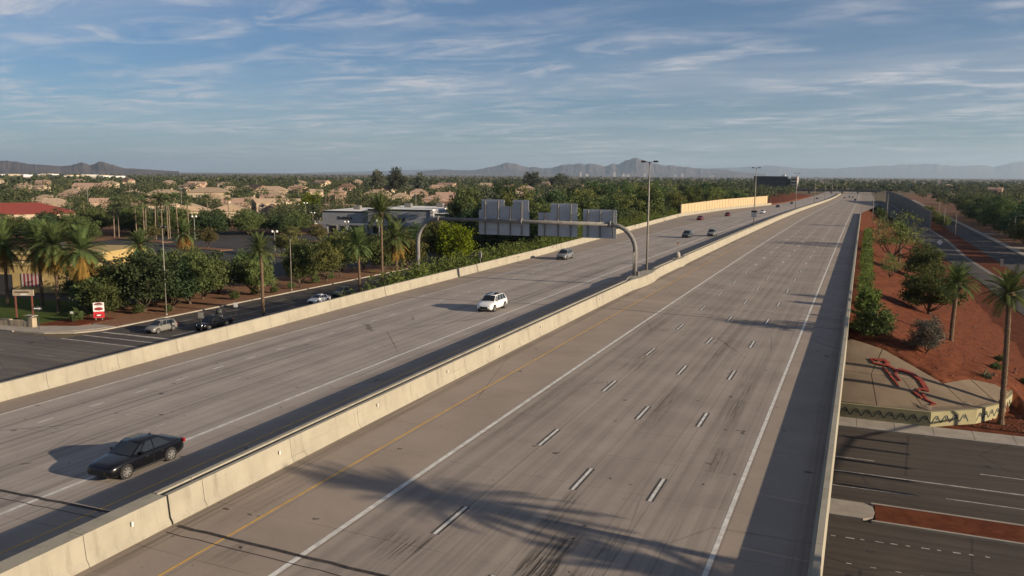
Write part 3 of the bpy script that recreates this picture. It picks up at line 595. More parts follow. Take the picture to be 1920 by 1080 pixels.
obj('lower_plate', MB().box(-0.75,0.75,-.03,.03,4.3,5.55), Mw, sg); obj('upper_plate', MB().box(-0.75,0.75,-.03,.03,5.6,6.15), Mk, sg)
for k in range(3): obj('text_bar', MB().box(-0.5,0.5,-.045,-.031,4.5+k*.36,4.66+k*.36), mat('grey_print', (.2,.21,.22), (.25,.26,.27)), sg)
for z in (4.6, 5.3): obj('bracket', MB().box(-.1,.1,.03,.35,z,z+.08), M_steel, sg)
cc = thing('pedestal_marker', 'small grey pedestal with thin marker rod on the median barrier', 'pedestal', (-22.0, 131.5, zr(-21,131)+1.2))
obj('pedestal', MB().lathe([(0.42,0),(0.42,.5),(0.34,.85),(0.18,1.0)], 14), M_conc, cc, True); obj('rod', MB().tube([(0,0,.9),(0,0,2.3)], .03, 6), M_steel, cc); obj('rod_head', MB().box(-.12,.12,-.05,.05,2.2,2.5), mat('faded_orange', (.45,.18,.07)), cc)
for k, y in enumerate((88.5, 116)):
    pp = thing('equipment_post', 'thin grey equipment post standing behind the left parapet, %s' % ('nearer to the gantry', 'past the gantry')[k], 'post', (xl(y)-0.9, y, emb(xl(y)-0.9, y)))
    obj('post', MB().tube([(0,0,0),(0,0,3.4)], .06, 8), M_steel, pp); obj('cabinet', MB().box(-.2,.2,-.15,.15,2.4,3.2), M_steel, pp)

# ------------------------------------------------------------------ cars
M_tyre = mat('tyre_rubber', (0.018,0.018,0.018), (0.03,0.029,0.028), 8, .85); M_rim = mat('alloy_rim', (0.36,0.35,0.335), (0.29,0.28,0.27), 6, .35, metal=.5)
tg = NT('car_glass'); tg.col((0.012,0.014,0.016)); tg.rough(0.06); tg.spec(0.7); M_glass = tg.m
def paintmat(name, c, rough=0.25):
    t = NT(name); t.col(c); t.rough(rough); t.spec(0.35); t.b.inputs['Coat Weight'].default_value = 0.2; t.b.inputs['Coat Roughness'].default_value = 0.08; return t.m
M_trim = mat('black_plastic_trim', (0.015,0.015,0.016), (0.025,0.025,0.025), 5, .55); M_lens = mat('clear_headlamp', (0.55,0.55,0.55), (0.45,0.45,0.46), 5, .12); M_tail = mat('red_tail_lamp', (0.28,0.012,0.01), (0.2,0.01,0.01), 5, .2)
M_plate = mat('licence_plate', (0.5,0.5,0.48), (0.42,0.42,0.4)); M_headlit = emit('lit_headlamp', (1,0.97,0.9), 6.0)
SPEC = {
 'sedan': dict(L=4.75, W=1.82, st=[(0,.60,.74,.30),(.02,.71,.87,.22),(.08,.79,.95,.17),(.18,.87,.99,.17),(.29,.925,1.,.17),(.45,.93,1.,.17),(.62,.95,1.,.17),(.78,.98,1.,.17),(.90,.99,.97,.18),(.965,.95,.90,.24),(1.,.72,.80,.32)], gh=(.27,.42,.70,.885,1.44,.91), wh=.325, ax=(.185,.775)),
 'suv': dict(L=4.48, W=1.86, st=[(0,.62,.78,.34),(.03,.80,.90,.26),(.10,.92,.97,.22),(.22,.99,1.,.22),(.30,1.03,1.,.22),(.5,1.05,1.,.22),(.75,1.08,1.,.22),(.92,1.08,.98,.24),(.975,1.02,.93,.30),(1.,.80,.86,.38)], gh=(.235,.385,.865,.985,1.66,1.01), wh=.355, ax=(.185,.79)),
 'hatch': dict(L=4.3, W=1.78, st=[(0,.52,.76,.30),(.03,.68,.88,.22),(.12,.80,.96,.18),(.25,.89,1.,.18),(.5,.93,1.,.18),(.78,.96,1.,.18),(.93,.96,.97,.2),(1.,.74,.84,.32)], gh=(.25,.41,.80,.97,1.50,.91), wh=.32, ax=(.185,.78)),
 'pickup': dict(L=5.8, W=1.98, st=[(0,.70,.82,.42),(.03,.98,.94,.34),(.10,1.06,.99,.3),(.24,1.12,1.,.3),(.30,1.14,1.,.3),(.5,1.15,1.,.3),(.60,1.15,1.,.3),(.75,1.15,1.,.3),(.97,1.15,.99,.34),(1.,1.10,.97,.4)], gh=(.25,.345,.585,.62,1.86,1.13), wh=.40, ax=(.165,.77)),
}
CARM = {}
def car_meshes(kind, paint):
    key = (kind, paint.name)
    if key in CARM: return CARM[key]
    S = SPEC[kind]; L, Wd = S['L'], S['W']/2; out = []
    body = MB(); V = []; st = S['st']
    def sec(s, zt, wf, zb):
        y = (s-.5)*L; w = Wd*wf; h = zt-zb
        half = [(w*.86, zb), (w*.99, zb+h*.18), (w, zb+h*.45), (w*.985, zb+h*.72), (w*.94, zt-.05), (w*.86, zt-.012), (w*.45, zt+.02)]
        return [(x, y, z) for x, z in half]+[(-x, y, z) for x, z in half[::-1]]
    for a in st: V += sec(*a)
    n = 14; F = [(i*n+k, (i+1)*n+k, (i+1)*n+(k+1) % n, i*n+(k+1) % n) for i in range(len(st)-1) for k in range(n)]+[tuple(range(n)), tuple(range(len(V)-1, len(V)-n-1, -1))]
    body.add(V, F)
    g0, g1, g2, g3, zt, zb = S['gh']; wl_, wu = Wd*.91, Wd*.745
    Y = lambda s: (s-.5)*L
    def gh(k):  # greenhouse corner rings
        return [(wl_*.93, Y(g0), zb), (wl_, Y(g0+.10), zb+.02), (wl_, Y(g3-.08), zb+.03), (wl_*.92, Y(g3), zb+.02)], [(wu*.93, Y(g1), zt-.06), (wu, Y(g1+.06), zt-.015), (wu, Y(g2-.05), zt-.02), (wu*.95, Y(g2), zt-.07)]
    lo, hi = gh(0); lowR = lo; hiR = hi; mir = lambda P: [(-x, y, z) for x, y, z in P]
    V = lowR+hiR+mir(lowR)+mir(hiR)+[(0, Y(g1), zt-.01), (0, Y(g1+.08), zt+.03), (0, Y(g2-.05), zt+.02), (0, Y(g2), zt-.03), (0, Y(g0)-.03, zb+.02), (0, Y(g3)+.03, zb+.03)]
    F = []
    for i in range(3): F += [(i, i+1, 4+i+1, 4+i), (8+i+1, 8+i, 12+i, 12+i+1)]
    for i in range(3): F += [(4+i, 4+i+1, 16+i+1, 16+i), (12+i+1, 12+i, 16+i, 16+i+1)]
    F += [(20, 0, 4, 16), (8, 20, 16, 12), (3, 21, 19, 7), (21, 11, 15, 19)]
    body.add(V, F); bm_ = body.mesh('body', paint, True); out.append(('body', bm_, None))
    def panel(nm, quad, sh=0.10, off=0.012, sub=0):
        P = [Vector(p) for p in quad]; c = sum(P, Vector())/len(P); nn = (P[1]-P[0]).cross(P[2]-P[0]).normalized()
        if nn.dot(c-Vector((0, c.y*0.6, 0.9))) < 0: nn = -nn
        Q = [c+(p-c)*(1-sh)+nn*off for p in P]; mm = MB().add(Q+[q-nn*.03 for q in Q], [tuple(range(len(Q)))]+[(i, (i+1) % len(Q), len(Q)+(i+1) % len(Q), len(Q)+i) for i in range(len(Q))]); out.append((nm, mm.mesh(nm, M_glass), None))
    def lerp(a, b, u): return tuple(a[i]*(1-u)+b[i]*u for i in range(3))
    def curved(nm, lo_c, lo_m, hi_c, hi_m, sg):
        Lw = [Vector((-lo_c[0], lo_c[1], lo_c[2])), Vector(lo_m), Vector(lo_c)]; Hi = [Vector((-hi_c[0], hi_c[1], hi_c[2])), Vector(hi_m), Vector(hi_c)]
        nn = Vector((0, sg*abs(hi_m[2]-lo_m[2]), abs(hi_m[1]-lo_m[1]))).normalized()*.014; c = (Lw[1]+Hi[1])/2
        Q = []
        for a, b in zip(Lw, Hi): Q += [a.lerp(b, .07)+nn, a.lerp(b, .93)+nn]
        for q in Q: q.x *= .94
        out.append((nm, MB().add(Q, [(0,2,3,1),(2,4,5,3)]).mesh(nm, M_glass), None))
    curved('windscreen', lowR[0], V[20], hiR[0], V[16], -1); curved('rear_window', lowR[3], V[21], hiR[3], V[19], 1)
    for sd in (1, -1):
        f = (lambda p: p) if sd == 1 else (lambda p: (-p[0], p[1], p[2]))
        a, b, c_, d_ = lowR[1], lowR[2], hiR[2], hiR[1]
        ys = [0.0, .44, 1.0] if kind in ('sedan', 'pickup', 'hatch') else [0.0, .36, .70, 1.0]
        for u0, u1 in zip(ys[:-1], ys[1:]):
            panel('side_window', [f(lerp(a, b, u0)), f(lerp(a, b, u1)), f(lerp(d_, c_, u1)), f(lerp(d_, c_, u0))], .09, .014)
        panel('quarter_window', [f(lowR[0]), f(lowR[1]), f(hiR[1]), f(hiR[0])], .30, .012)
        out.append(('door_seam', MB().box(sd*(Wd*.985)-.012, sd*(Wd*.985)+.012, Y((g1+g2)/2-.02), Y((g1+g2)/2-.017), .32, zb-.05).mesh('door_seam', M_trim), None))
        for s_ in (.42, .62): out.append(('door_handle', MB().box(sd*Wd*.985-.025, sd*Wd*.985+.025, Y(s_+.02), Y(s_+.055), zb-.20, zb-.165).mesh('door_handle', M_trim if kind != 'suv' else paint), None))
        out.append(('side_sill', MB().box(sd*Wd*.93-.05, sd*Wd*.93+.06, Y(S['ax'][0])+.4, Y(S['ax'][1])-.4, .18, .28).mesh('side_sill', M_trim), None))
        out.append(('wing_mirror', MB().box(sd*(Wd*.96)-.02, sd*(Wd*.96)+sd*.18 if sd > 0 else sd*(Wd*.96)+.02, Y(g0+.085), Y(g0+.115), zb+.02, zb+.16).mesh('wing_mirror', paint) if sd > 0 else MB().box(-(Wd*.96)-.18, -(Wd*.96)+.02, Y(g0+.085), Y(g0+.115), zb+.02, zb+.16).mesh('wing_mirror', paint), None))
        h0 = st[1][1]-.05
        hl = MB().add([(sd*Wd*.52, Y(.012), h0-.13), (sd*Wd*.86, Y(.055), h0-.12), (sd*Wd*.93, Y(.10), h0-.02), (sd*Wd*.84, Y(.075), h0+.06), (sd*Wd*.55, Y(.03), h0+.03)], [(0,1,2,3,4) if sd > 0 else (4,3,2,1,0)])
        hl.v = [(x, y-.02, z+.01) for x, y, z in hl.v]; out.append(('headlight', hl.mesh('headlight', M_headlit if kind == 'pickup' else M_lens), None))
        tl = MB().box(min(sd*Wd*.60, sd*Wd*.93), max(sd*Wd*.60, sd*Wd*.93), Y(.975), Y(1.0)+.012, st[-2][1]-.24, st[-2][1]-.06); out.append(('tail_light', tl.mesh('tail_light', M_tail), None))
        for s_ in S['ax']:
            r_ = S['wh']; xo = sd*(Wd-.005)
            out.append(('wheel_arch', MB().lathe([(r_*1.17, -.012), (r_*1.17, .012)], 22, 'x', (sd*(Wd*.992), Y(s_), r_+.01)).mesh('wheel_arch', M_trim), None))
            ty = MB().lathe([(r_*.3, -.11), (r_*.94, -.11), (r_, -.08), (r_, .08), (r_*.94, .11), (r_*.72, .112), (r_*.70, .085), (r_*.1, .08)], 24, 'x', (sd*(Wd-.09), Y(s_), r_)); tm = ty.mesh('tyre', M_tyre, True)
            rim = MB().lathe([(r_*.14, .0), (r_*.14, .03)], 10, 'x', (sd*(Wd+.02)-.015, Y(s_), r_))
            for k in range(7):
                a = 2*math.pi*k/7; rim.bar((sd*(Wd+.028), Y(s_)+.05*math.cos(a), r_+.05*math.sin(a)), (sd*(Wd+.030), Y(s_)+r_*.66*math.cos(a), r_+r_*.66*math.sin(a)), .035, .05)
            N = 20; Vr = []
            for k in range(N):
                a = 2*math.pi*k/N
                for q in (.64, .71): Vr.append((sd*(Wd+.032), Y(s_)+r_*q*math.cos(a), r_+r_*q*math.sin(a)))
            rim.add(Vr, [(2*k, 2*k+1, (2*k+3) % (2*N), (2*k+2) % (2*N)) for k in range(N)])
            out.append(('wheel', tm, [('rim', rim.mesh('rim', M_rim))]))
    gz = st[0][1]; out.append(('grille', MB().box(-Wd*.48, Wd*.48, Y(0)-.02, Y(.012), gz-.20, gz-.03).mesh('grille', M_trim), None))
    out.append(('front_bumper', MB().box(-Wd*.66, Wd*.66, Y(0)-.015, Y(.02), st[0][3]-.02, st[0][3]+.10).mesh('front_bumper', M_trim), None))
    out.append(('number_plate', MB().box(-.16, .16, Y(1.)-.01, Y(1.)+.015, .52, .66).mesh('number_plate', M_plate), None))
    if kind == 'suv' and paint.name.startswith('white'):
        out.append(('glass_roof', MB().add([(-wu*.82, Y(g1+.01), zt-.005), (wu*.82, Y(g1+.01), zt-.005), (wu*.86, Y(g2-.1), zt+.016), (-wu*.86, Y(g2-.1), zt+.016), (0, Y(g1+.01), zt+.018), (0, Y(g2-.1), zt+.04)], [(0,4,5,3),(4,1,2,5)]).mesh('glass_roof', M_glass), None))
    if kind == 'suv':
        for sd in (1, -1): out.append(('roof_rail', MB().bar((sd*wu*.9, Y(g1+.06), zt+.035), (sd*wu*.9, Y(g2-.06), zt+.03), .04).mesh('roof_rail', M_trim), None))
    if kind == 'pickup':
        out.append(('truck_bed', MB().box(-Wd*.80, Wd*.80, Y(.635), Y(.965), 1.13, 1.178).mesh('truck_bed', M_trim), None))
        out.append(('bed_rail', MB().box(-Wd*.97, -Wd*.84, Y(.63), Y(.985), 1.12, 1.22).mesh('bed_rail', paint), None)); out.append(('bed_rail', MB().box(Wd*.84, Wd*.97, Y(.63), Y(.985), 1.12, 1.22).mesh('bed_rail', paint), None))
    if kind == 'sedan': out.append(('roof_antenna', MB().box(-.02, .02, Y(.665), Y(.69), zt-.01, zt+.045).mesh('roof_antenna', paint), None))
    CARM[key] = out; return out
def car(name, label, kind, paint, x, y, z, rz=0, cat='car', group=None, sx=1.0):
    t = thing(name, label, cat, (x, y, z+.012), rz, group)
    for nm, me, sub in car_meshes(kind, paint):
        o = link(nm, me, t)
        for sn, sm in (sub or []): link(sn, sm, o)
    return t
P_black = paintmat('black_car_paint', (0.0045,0.0045,0.006)); P_white = paintmat('white_car_paint', (0.66,0.66,0.65)); P_silver = paintmat('silver_car_paint', (0.15,0.155,0.16), .3)
P_grey = paintmat('dark_grey_car_paint', (0.045,0.055,0.06)); P_red = paintmat('maroon_car_paint', (0.13,0.008,0.012)); P_beige = paintmat('pale_champagne_car_paint', (0.17,0.165,0.15), .3)
Z = lambda x, y: zr(x, y)
car('sedan_car', 'black sedan in the near left foreground heading towards the camera', 'sedan', P_black, -28.25, 29.9, Z(-28.25,29.9))
car('sport_utility_car', 'white sport utility car on the southbound lanes in front of the gantry', 'suv', P_white, -31.55, 80.9, Z(-31.55,80.9))
car('sport_utility_car', 'silver sport utility car beside the left parapet under the sign panels', 'suv', P_silver, -42.6, 136.4, Z(-42.6,136.4))
car('sport_utility_car', 'dark grey sport utility car, left one of the pair beyond the lamp post', 'suv', P_grey, -33.0, 196, Z(-33,196))
car('sport_utility_car', 'silver sport utility car, right one of the pair beyond the lamp post', 'suv', P_silver, -28.4, 203, Z(-28.4,203))
car('sedan_car', 'maroon sedan closest to the start of the tan sound wall', 'sedan', P_red, -46.5, 288, Z(-46.5,288))
car('hatchback_car', 'dark red car with a long shadow further along the sound wall', 'hatch', P_red, -42.6, 324, Z(-42.6,324))
car('sedan_car', 'white sedan far down the southbound lanes beside the carpool sign', 'sedan', P_white, -33.6, 360, Z(-33.6,360))
car('sedan_car', 'small black car near the far end of the sound wall', 'sedan', P_black, -37.5, 468, Z(-37.5,468))
car('sedan_car', 'tiny grey car past the end of the sound wall', 'sedan', P_grey, -38.6, 575, Z(-38.6,575))
car('hatchback_car', 'tiny dark car furthest away on the southbound lanes', 'hatch', P_grey, -34.0, 800, Z(-34,800))
for (x, y, k, p, lb) in [(-2.0,770,'suv',P_black,'black vehicle driving away on the right lanes, last of the far group'),(-12.4,860,'sedan',P_red,'maroon car leftmost of the far group driving away'),(-9.0,925,'hatch',P_grey,'dark grey car in the middle of the far group driving away'),(-5.4,900,'sedan',P_silver,'silver car right of the middle of the far group driving away'),(-1.6,980,'suv',P_white,'white vehicle furthest right of the far group driving away')]:
    car('distant_car', lb, k, p, x, y, Z(x,y), math.pi, group='cars far down the northbound lanes')
car('sport_utility_car', 'pale grey sport utility car waiting on the side street below', 'suv', P_beige, -84.7, 86.4, ZG+.002)
car('pickup_truck', 'black pickup truck with lit headlights half hidden behind the left parapet', 'pickup', P_black, -79.9, 91.4, ZG+.002, cat='pickup truck')
car('sedan_car', 'white sedan on the side street partly hidden by the left parapet', 'sedan', P_white, -80.6, 117.5, ZG+.002)
car('sport_utility_car', 'dark grey sport utility car on the side street behind the white sedan', 'suv', P_grey, -81.6, 126.0, ZG+.002)
car('distant_car', 'dark car climbing the ramp beside the grey sound wall at right', 'hatch', P_black, 26.5, 505, rz_(505)+.15, math.pi)
bn = thing('hauled_equipment', 'dark upright equipment with white lettered board in the pickup truck bed', 'equipment', (-79.9, 92.6, ZG+1.22))
obj('board', MB().box(-.85,.85,-.06,.06,.05,.75), mat('black_board', (.015,.015,.017)), bn); obj('drum', MB().lathe([(.42,.7),(.46,1.0),(.40,1.35),(.2,1.45)], 14), M_dark, bn, True)
for k in range(6): obj('lettering', MB().box(-.68+k*.235,-.50+k*.235,-.075,-.061,.24+.03*(k%2),.56), mat('white_print', (.7,.7,.7)), bn)
for k in range(2): obj('lettering', MB().box(-.78,.78,-.075,-.061,.09+k*.56,.14+k*.56), MATS['white_print'], bn)
# ------------------------------------------------------------------ vegetation
L_mesq = leafmat('mesquite_leaf', (0.103,0.133,0.048), (0.068,0.093,0.036), (0.158,0.184,0.062))
L_verde = leafmat('palo_verde_leaf', (0.145,0.162,0.052), (0.095,0.113,0.041), (0.199,0.203,0.074))
L_dark = leafmat('ficus_leaf', (0.069,0.102,0.046), (0.044,0.068,0.033), (0.105,0.136,0.057))
L_euc = leafmat('eucalyptus_leaf', (0.115,0.130,0.084), (0.073,0.085,0.061), (0.161,0.166,0.112))
L_olive = leafmat('olive_brush_leaf', (0.132,0.120,0.048), (0.089,0.082,0.034), (0.180,0.156,0.068))
L_bright = leafmat('bright_yellow_green_leaf', (0.150,0.200,0.014), (0.106,0.150,0.014), (0.206,0.250,0.024))
L_grey = leafmat('grey_sage_leaf', (0.120,0.110,0.085), (0.085,0.080,0.062), (0.160,0.150,0.115), 0.15)
L_hedge = leafmat('hedge_leaf', (0.111,0.147,0.039), (0.071,0.101,0.030), (0.158,0.189,0.054))
L_palm = leafmat('date_palm_frond', (0.105,0.142,0.050), (0.070,0.098,0.036), (0.150,0.178,0.066), 0.22, 0.08)
L_skirt = leafmat('dry_palm_frond', (0.312,0.182,0.047), (0.195,0.130,0.040), (0.202,0.163,0.056), 0.2, 0.06)
L_fan = leafmat('fan_palm_leaf', (0.113,0.138,0.058), (0.073,0.095,0.045), (0.162,0.181,0.078), 0.2)
ORD = ['first','second','third','fourth','fifth','sixth','seventh','eighth','ninth','tenth','eleventh','twelfth']+[('%dth' % k) if k % 10 not in (1, 2, 3) else '%d%s' % (k, {1: 'st', 2: 'nd', 3: 'rd'}[k % 10]) for k in range(13, 80)]
L_far = leafmat('far_canopy_leaf', (0.108,0.119,0.057), (0.059,0.075,0.036), (0.145,0.145,0.068), 0.25, 0, ((0.050,0.062,0.034), (0.150,0.145,0.066)))
M_bark = mat('grey_brown_bark', (0.090,0.064,0.044), (0.052,0.038,0.028), 4, .95, bump=.5, sc=(1,1,.3)); M_palmbark = mat('palm_bark', (0.150,0.100,0.062), (0.085,0.056,0.036), 3, .95, bump=.8, sc=(1,1,3))
M_fanbark = mat('pale_fan_palm_trunk', (0.210,0.160,0.110), (0.140,0.105,0.075), 2, .95)

def quads(Cn, size, r, flat=0.0, asp=0.6):
    n = len(Cn); a = r.normal(size=(n, 3)); a[:, 2] *= (1-flat*0.5); a /= np.linalg.norm(a, axis=1, keepdims=True)
    b = r.normal(size=(n, 3)); b -= a*(a*b).sum(1, keepdims=True); b /= np.linalg.norm(b, axis=1, keepdims=True)
    s = (size*r.uniform(.35, 1.45, n))[:, None]; u = a*s*.5; v = b*s*.5*asp
    V = np.stack([Cn-u-v*.3, Cn-v, Cn+u, Cn+v], 1).reshape(-1, 3); return V, np.arange(4*n).reshape(-1, 4)
def crown_points(r, W_, H_, z0, ncl, per, droop=0.0, sig=0.125):
    """leaf positions: lumpy clusters through an uneven ellipsoid"""
    d = r.normal(size=(ncl, 3)); d /= np.linalg.norm(d, axis=1, keepdims=True); rad = r.uniform(.30, 1.0, ncl)**0.55
    lump = 1+0.22*np.sin(3*np.arctan2(d[:,1], d[:,0])+r.uniform(0, 6))+0.15*r.normal(size=ncl)
    c = d*(rad*np.clip(lump, .5, 1.25))[:, None]; c[:, 2] = np.where(c[:, 2] < -0.45, -0.45-(c[:,2]+.45)*0.2, c[:, 2])
    sz = r.uniform(.6, 1.35, ncl); P = []
    for k in range(ncl):
        m = int(per*sz[k]); g_ = r.normal(size=(m, 3))*sig*sz[k]; g_[:, 2] *= 0.75; P.append(c[k]+g_)
    P = np.concatenate(P); c2 = c.copy()
    for Q in (P, c2): Q[:, 0] *= W_/2*.86; Q[:, 1] *= W_/2*.86; Q[:, 2] = z0+H_*.45+Q[:, 2]*H_*.5
    return P, c2
def trunk_mesh(name, r, H_, z0, cl, r0, nlimb=6, lean=0.5, mt=None, split=0.3):
    mb = MB(); top = Vector((r.uniform(-lean, lean), r.uniform(-lean, lean), z0+H_*.30)); zs = z0*split+0.2
    fork = Vector((top.x*.4, top.y*.4, zs)); mb.tube([(0,0,-.4),(fork.x*.5,fork.y*.5,zs*.5),fork], [r0*1.35, r0, r0*.85], 8)
    idx = r.choice(len(cl), min(nlimb, len(cl)), replace=False)
    for i in idx:
        e = Vector(cl[i]); mid = fork.lerp(e, .5)+Vector((0, 0, -.12*(e-fork).length)); mb.tube([fork, mid, e], [r0*.6, r0*.34, r0*.10], 6)
    return mb.mesh(name, mt or M_bark, True)
VAR = {}
def tree_variant(kind, k):
    key = (kind, k)
    if key in VAR: return VAR[key]
    r = np.random.default_rng(abs(hash(kind)) % 1000+k*17 if False else sum(map(ord, kind))*3+k*17)
    cfg = dict(mesquite=(9,7.0,.8,170,70,.34,L_mesq,.26,7), dark=(8,8.0,1.0,150,70,.38,L_dark,.26,6), verde=(9,7.0,1.2,150,66,.32,L_verde,.20,7), euc=(9,17,3.0,110,52,.70,L_euc,.40,10),
               olive=(5,4.4,1.0,80,60,.24,L_olive,.12,6), bright=(8,9.0,1.0,140,70,.36,L_bright,.22,6), shrub=(3,2.4,.05,70,60,.2,L_hedge,.06,5), airy=(9,7.0,1.6,95,34,.26,L_verde,.20,9), sage=(4.2,3.8,.1,110,80,.16,L_grey,.07,9), bush=(3,2.4,.05,70,60,.2,L_mesq,.06,5))[kind]
    W_, H_, z0, ncl, per, leaf, lm, r0, nl = cfg
    P, cl = crown_points(r, W_, H_-z0, z0, ncl, per); V, F = quads(P, leaf, r)
    VAR[key] = (np_mesh('crown', V, F, lm), trunk_mesh('trunk', r, H_-z0, z0, cl, r0, nl), W_, H_); return VAR[key]
def tree(name, label, kind, k, x, y, h, w, rz=0, z=None, group=None, cat='tree'):
    cm, tm, W_, H_ = tree_variant(kind, k); z = ZG+.05 if z is None else z
    t = thing(name, label, cat, (x, y, z), rz, group); t.scale = (w/W_*(1+.12*math.sin(x*3.1)), w/W_*(1-.12*math.sin(x*3.1)), h/H_); link('trunk', tm, t); link('crown' if cat == 'tree' else 'foliage', cm, t); return t

# palms
def frond(r, L, elev, az, droop, mb, nl=13, wl=0.42, dead=False):
    """arched rachis with rows of narrow leaflets on both sides"""
    d = Vector((math.cos(az), math.sin(az), 0)); n = 8; pts = []; p = Vector((0, 0, 0)); a = elev
    for i in range(n+1):
        pts.append(p.copy()); p = p+(d*math.cos(a)+Vector((0, 0, 1))*math.sin(a))*(L/n); a -= droop/n*(0.5+1.0*i/n)
    side = d.cross(Vector((0, 0, 1)))
    for i in range(n):
        w = .035*(1-i/n)+.01; mb.add([pts[i]-side*w, pts[i]+side*w, pts[i+1]+side*w*.8, pts[i+1]-side*w*.8], [(0,1,2,3)])
    for j in range(nl):
        u = .14+.84*j/nl; q = u*n; i = min(int(q), n-1); b = pts[i].lerp(pts[i+1], q-i); tg_ = (pts[i+1]-pts[i]).normalized(); nrm = side.cross(tg_)
        ll = wl*L/2.6*(math.sin(math.pi*min(1, u*.85+.12))**.7)*r.uniform(.8, 1.15)
        for s in (-1, 1):
            dv = (side*s*.86+tg_*.62+nrm*(.28 if not dead else -.2)+Vector((0, 0, -.25 if dead else -.05))).normalized()*ll; wd = tg_*.052*(L/2.6)
            mb.add([b-wd, b+wd, b+dv+wd*.3, b+dv-wd*.3], [(0,1,2,3)])
PAL = {}
def date_palm_variant(k, skirt=True):
    key = ('date', k, skirt)
    if key in PAL: return PAL[key]
    r = random.Random(50+k); mb = MB()
    for i in range(66):
        t_ = i/66; frond(r, r.uniform(2.5, 3.2), R(84-t_*112)+r.uniform(-.1, .1), i*2.39996+r.uniform(-.2, .2), R(44+t_*26)*r.uniform(.8, 1.2), mb, 17, .46)
    live = mb.mesh('fronds', L_palm); dead = None
    if skirt:
        mb = MB()
        for i in range(54): frond(r, r.uniform(2.0, 3.4), R(-30-45*r.random()), i*2.39996, R(30)*r.uniform(.7, 1.2), mb, 14, .42, True)
        dead = mb.mesh('dry_skirt', L_skirt)
    PAL[key] = (live, dead); return PAL[key]
def palm_trunk(h, r0, seed, mt, lean=0.25, rough=0.14):
    r = random.Random(seed); pts = []; rad = []; n = max(10, int(h*2.2)); lx, ly = r.uniform(-lean, lean), r.uniform(-lean, lean)
    for i in range(n+1):
        u = i/n; pts.append((lx*u*u, ly*u*u, -.4+(h+.4)*u)); rad.append(r0*(1.25 if u < .04 else 1.0-.12*u)*(1+rough*(1 if i % 2 else -1)*.5)*(1.25 if u > .93 else 1))
    return MB().tube(pts, rad, 10).mesh('trunk', mt, False), (lx, ly)
def date_palm(label, x, y, h, w, k=0, z=None, skirt=True, name='date_palm', group=None):
    z = ZG+.05 if z is None else z; t = thing(name, label, 'palm tree', (x, y, z), 0, group)
    s = w/5.4; ht = h-2.3*s; tm, (lx, ly) = palm_trunk(ht, .26, k*7+int(abs(x)), M_palmbark); link('trunk', tm, t)
    live, dead = date_palm_variant(k % 3, skirt); o = link('fronds', live, t, (lx, ly, ht)); o.scale = (s, s, s); o.rotation_euler = (.10*math.sin(x*2.3), .10*math.cos(x*1.7), k*1.3+x)
    b = MB().lathe([(.30, -.9), (.46, -.5), (.50, -.1), (.34, .25)], 12).mesh('crown_base', M_palmbark, True); link('crown_base', b, t, (lx, ly, ht))
    if dead: o = link('dry_skirt', dead, t, (lx, ly, ht-.25)); o.scale = (s*.95, s*.95, s); o.rotation_euler = (0, 0, k*.7)
    return t
def fan_variant(k):
    key = ('fan', k)
    if key in PAL: return PAL[key]
    r = random.Random(90+k); mb = MB()
    for i in range(34):
        el = R(75-130*(i/34)); az = i*2.39996; d = Vector((math.cos(az)*math.cos(el), math.sin(az)*math.cos(el), math.sin(el))); side = d.cross(Vector((0,0,1))).normalized(); b = d*r.uniform(.45, .7)
        for j in range(7):
            a = (j-3)*.36; e = b+(d*math.cos(a)+side*math.sin(a))*r.uniform(.65, .9)+Vector((0,0,-.18)); w = side*.07*math.cos(a)+d*.07*abs(math.sin(a)); mb.add([b-w*.4, b+w*.4, e+w, e-w], [(0,1,2,3)])
    PAL[key] = mb.mesh('fan_leaves', L_fan); return PAL[key]
def fan_palm(label, x, y, h, w, k=0, group=None):
    t = thing('fan_palm', label, 'palm tree', (x, y, ZG+.05), 0, group); s = w/2.5; ht = h-.9*s
    tm, (lx, ly) = palm_trunk(ht, .19, k*11+3, M_fanbark, .5, .04); link('trunk', tm, t); o = link('fan_leaves', fan_variant(k % 3), t, (lx, ly, ht)); o.scale = (s, s, s*1.05); return t

# near west date palms
date_palm('tall date palm against the bridge parapet, near the white sedan below', -80.2, 102.5, 12.7, 5.8, 0, None, False)
date_palm('short full date palm at mid distance left of the tallest palm', -80.6, 130.1, 12.0, 7.6, 1, None, False)
date_palm('tallest date palm, rising above the grey store roof', -80.7, 138.2, 18.0, 8.4, 2, None, False)
date_palm('bushy date palm half hidden right behind the tallest palm', -82.4, 146.5, 12.4, 8.0, 1, None, True)
for i, (x, y, h, w, lb) in enumerate([(-124.0,92.4,14.0,8.6,'date palm with dry skirt at the very left edge of the restaurant row'),(-118.6,94.5,13.8,8.6,'second date palm with orange dry skirt in front of the restaurant'),(-110.6,91.0,14.2,8.4,'third date palm with dry skirt in the restaurant row'),(-106.2,92.4,13.4,8.4,'fourth date palm, right end of the restaurant row beside the dark trees')]):
    date_palm(lb, x, y, h, w, i, None, True)
date_palm('date palm rising behind the dark roadside trees, near the thin lamp post', -113.5, 110.5, 11.6, 6.0, 2, None, True)
date_palm('date palm beyond the dark roadside trees by the parking lot', -141.0, 149.5, 10.7, 7.0, 0, None, True)
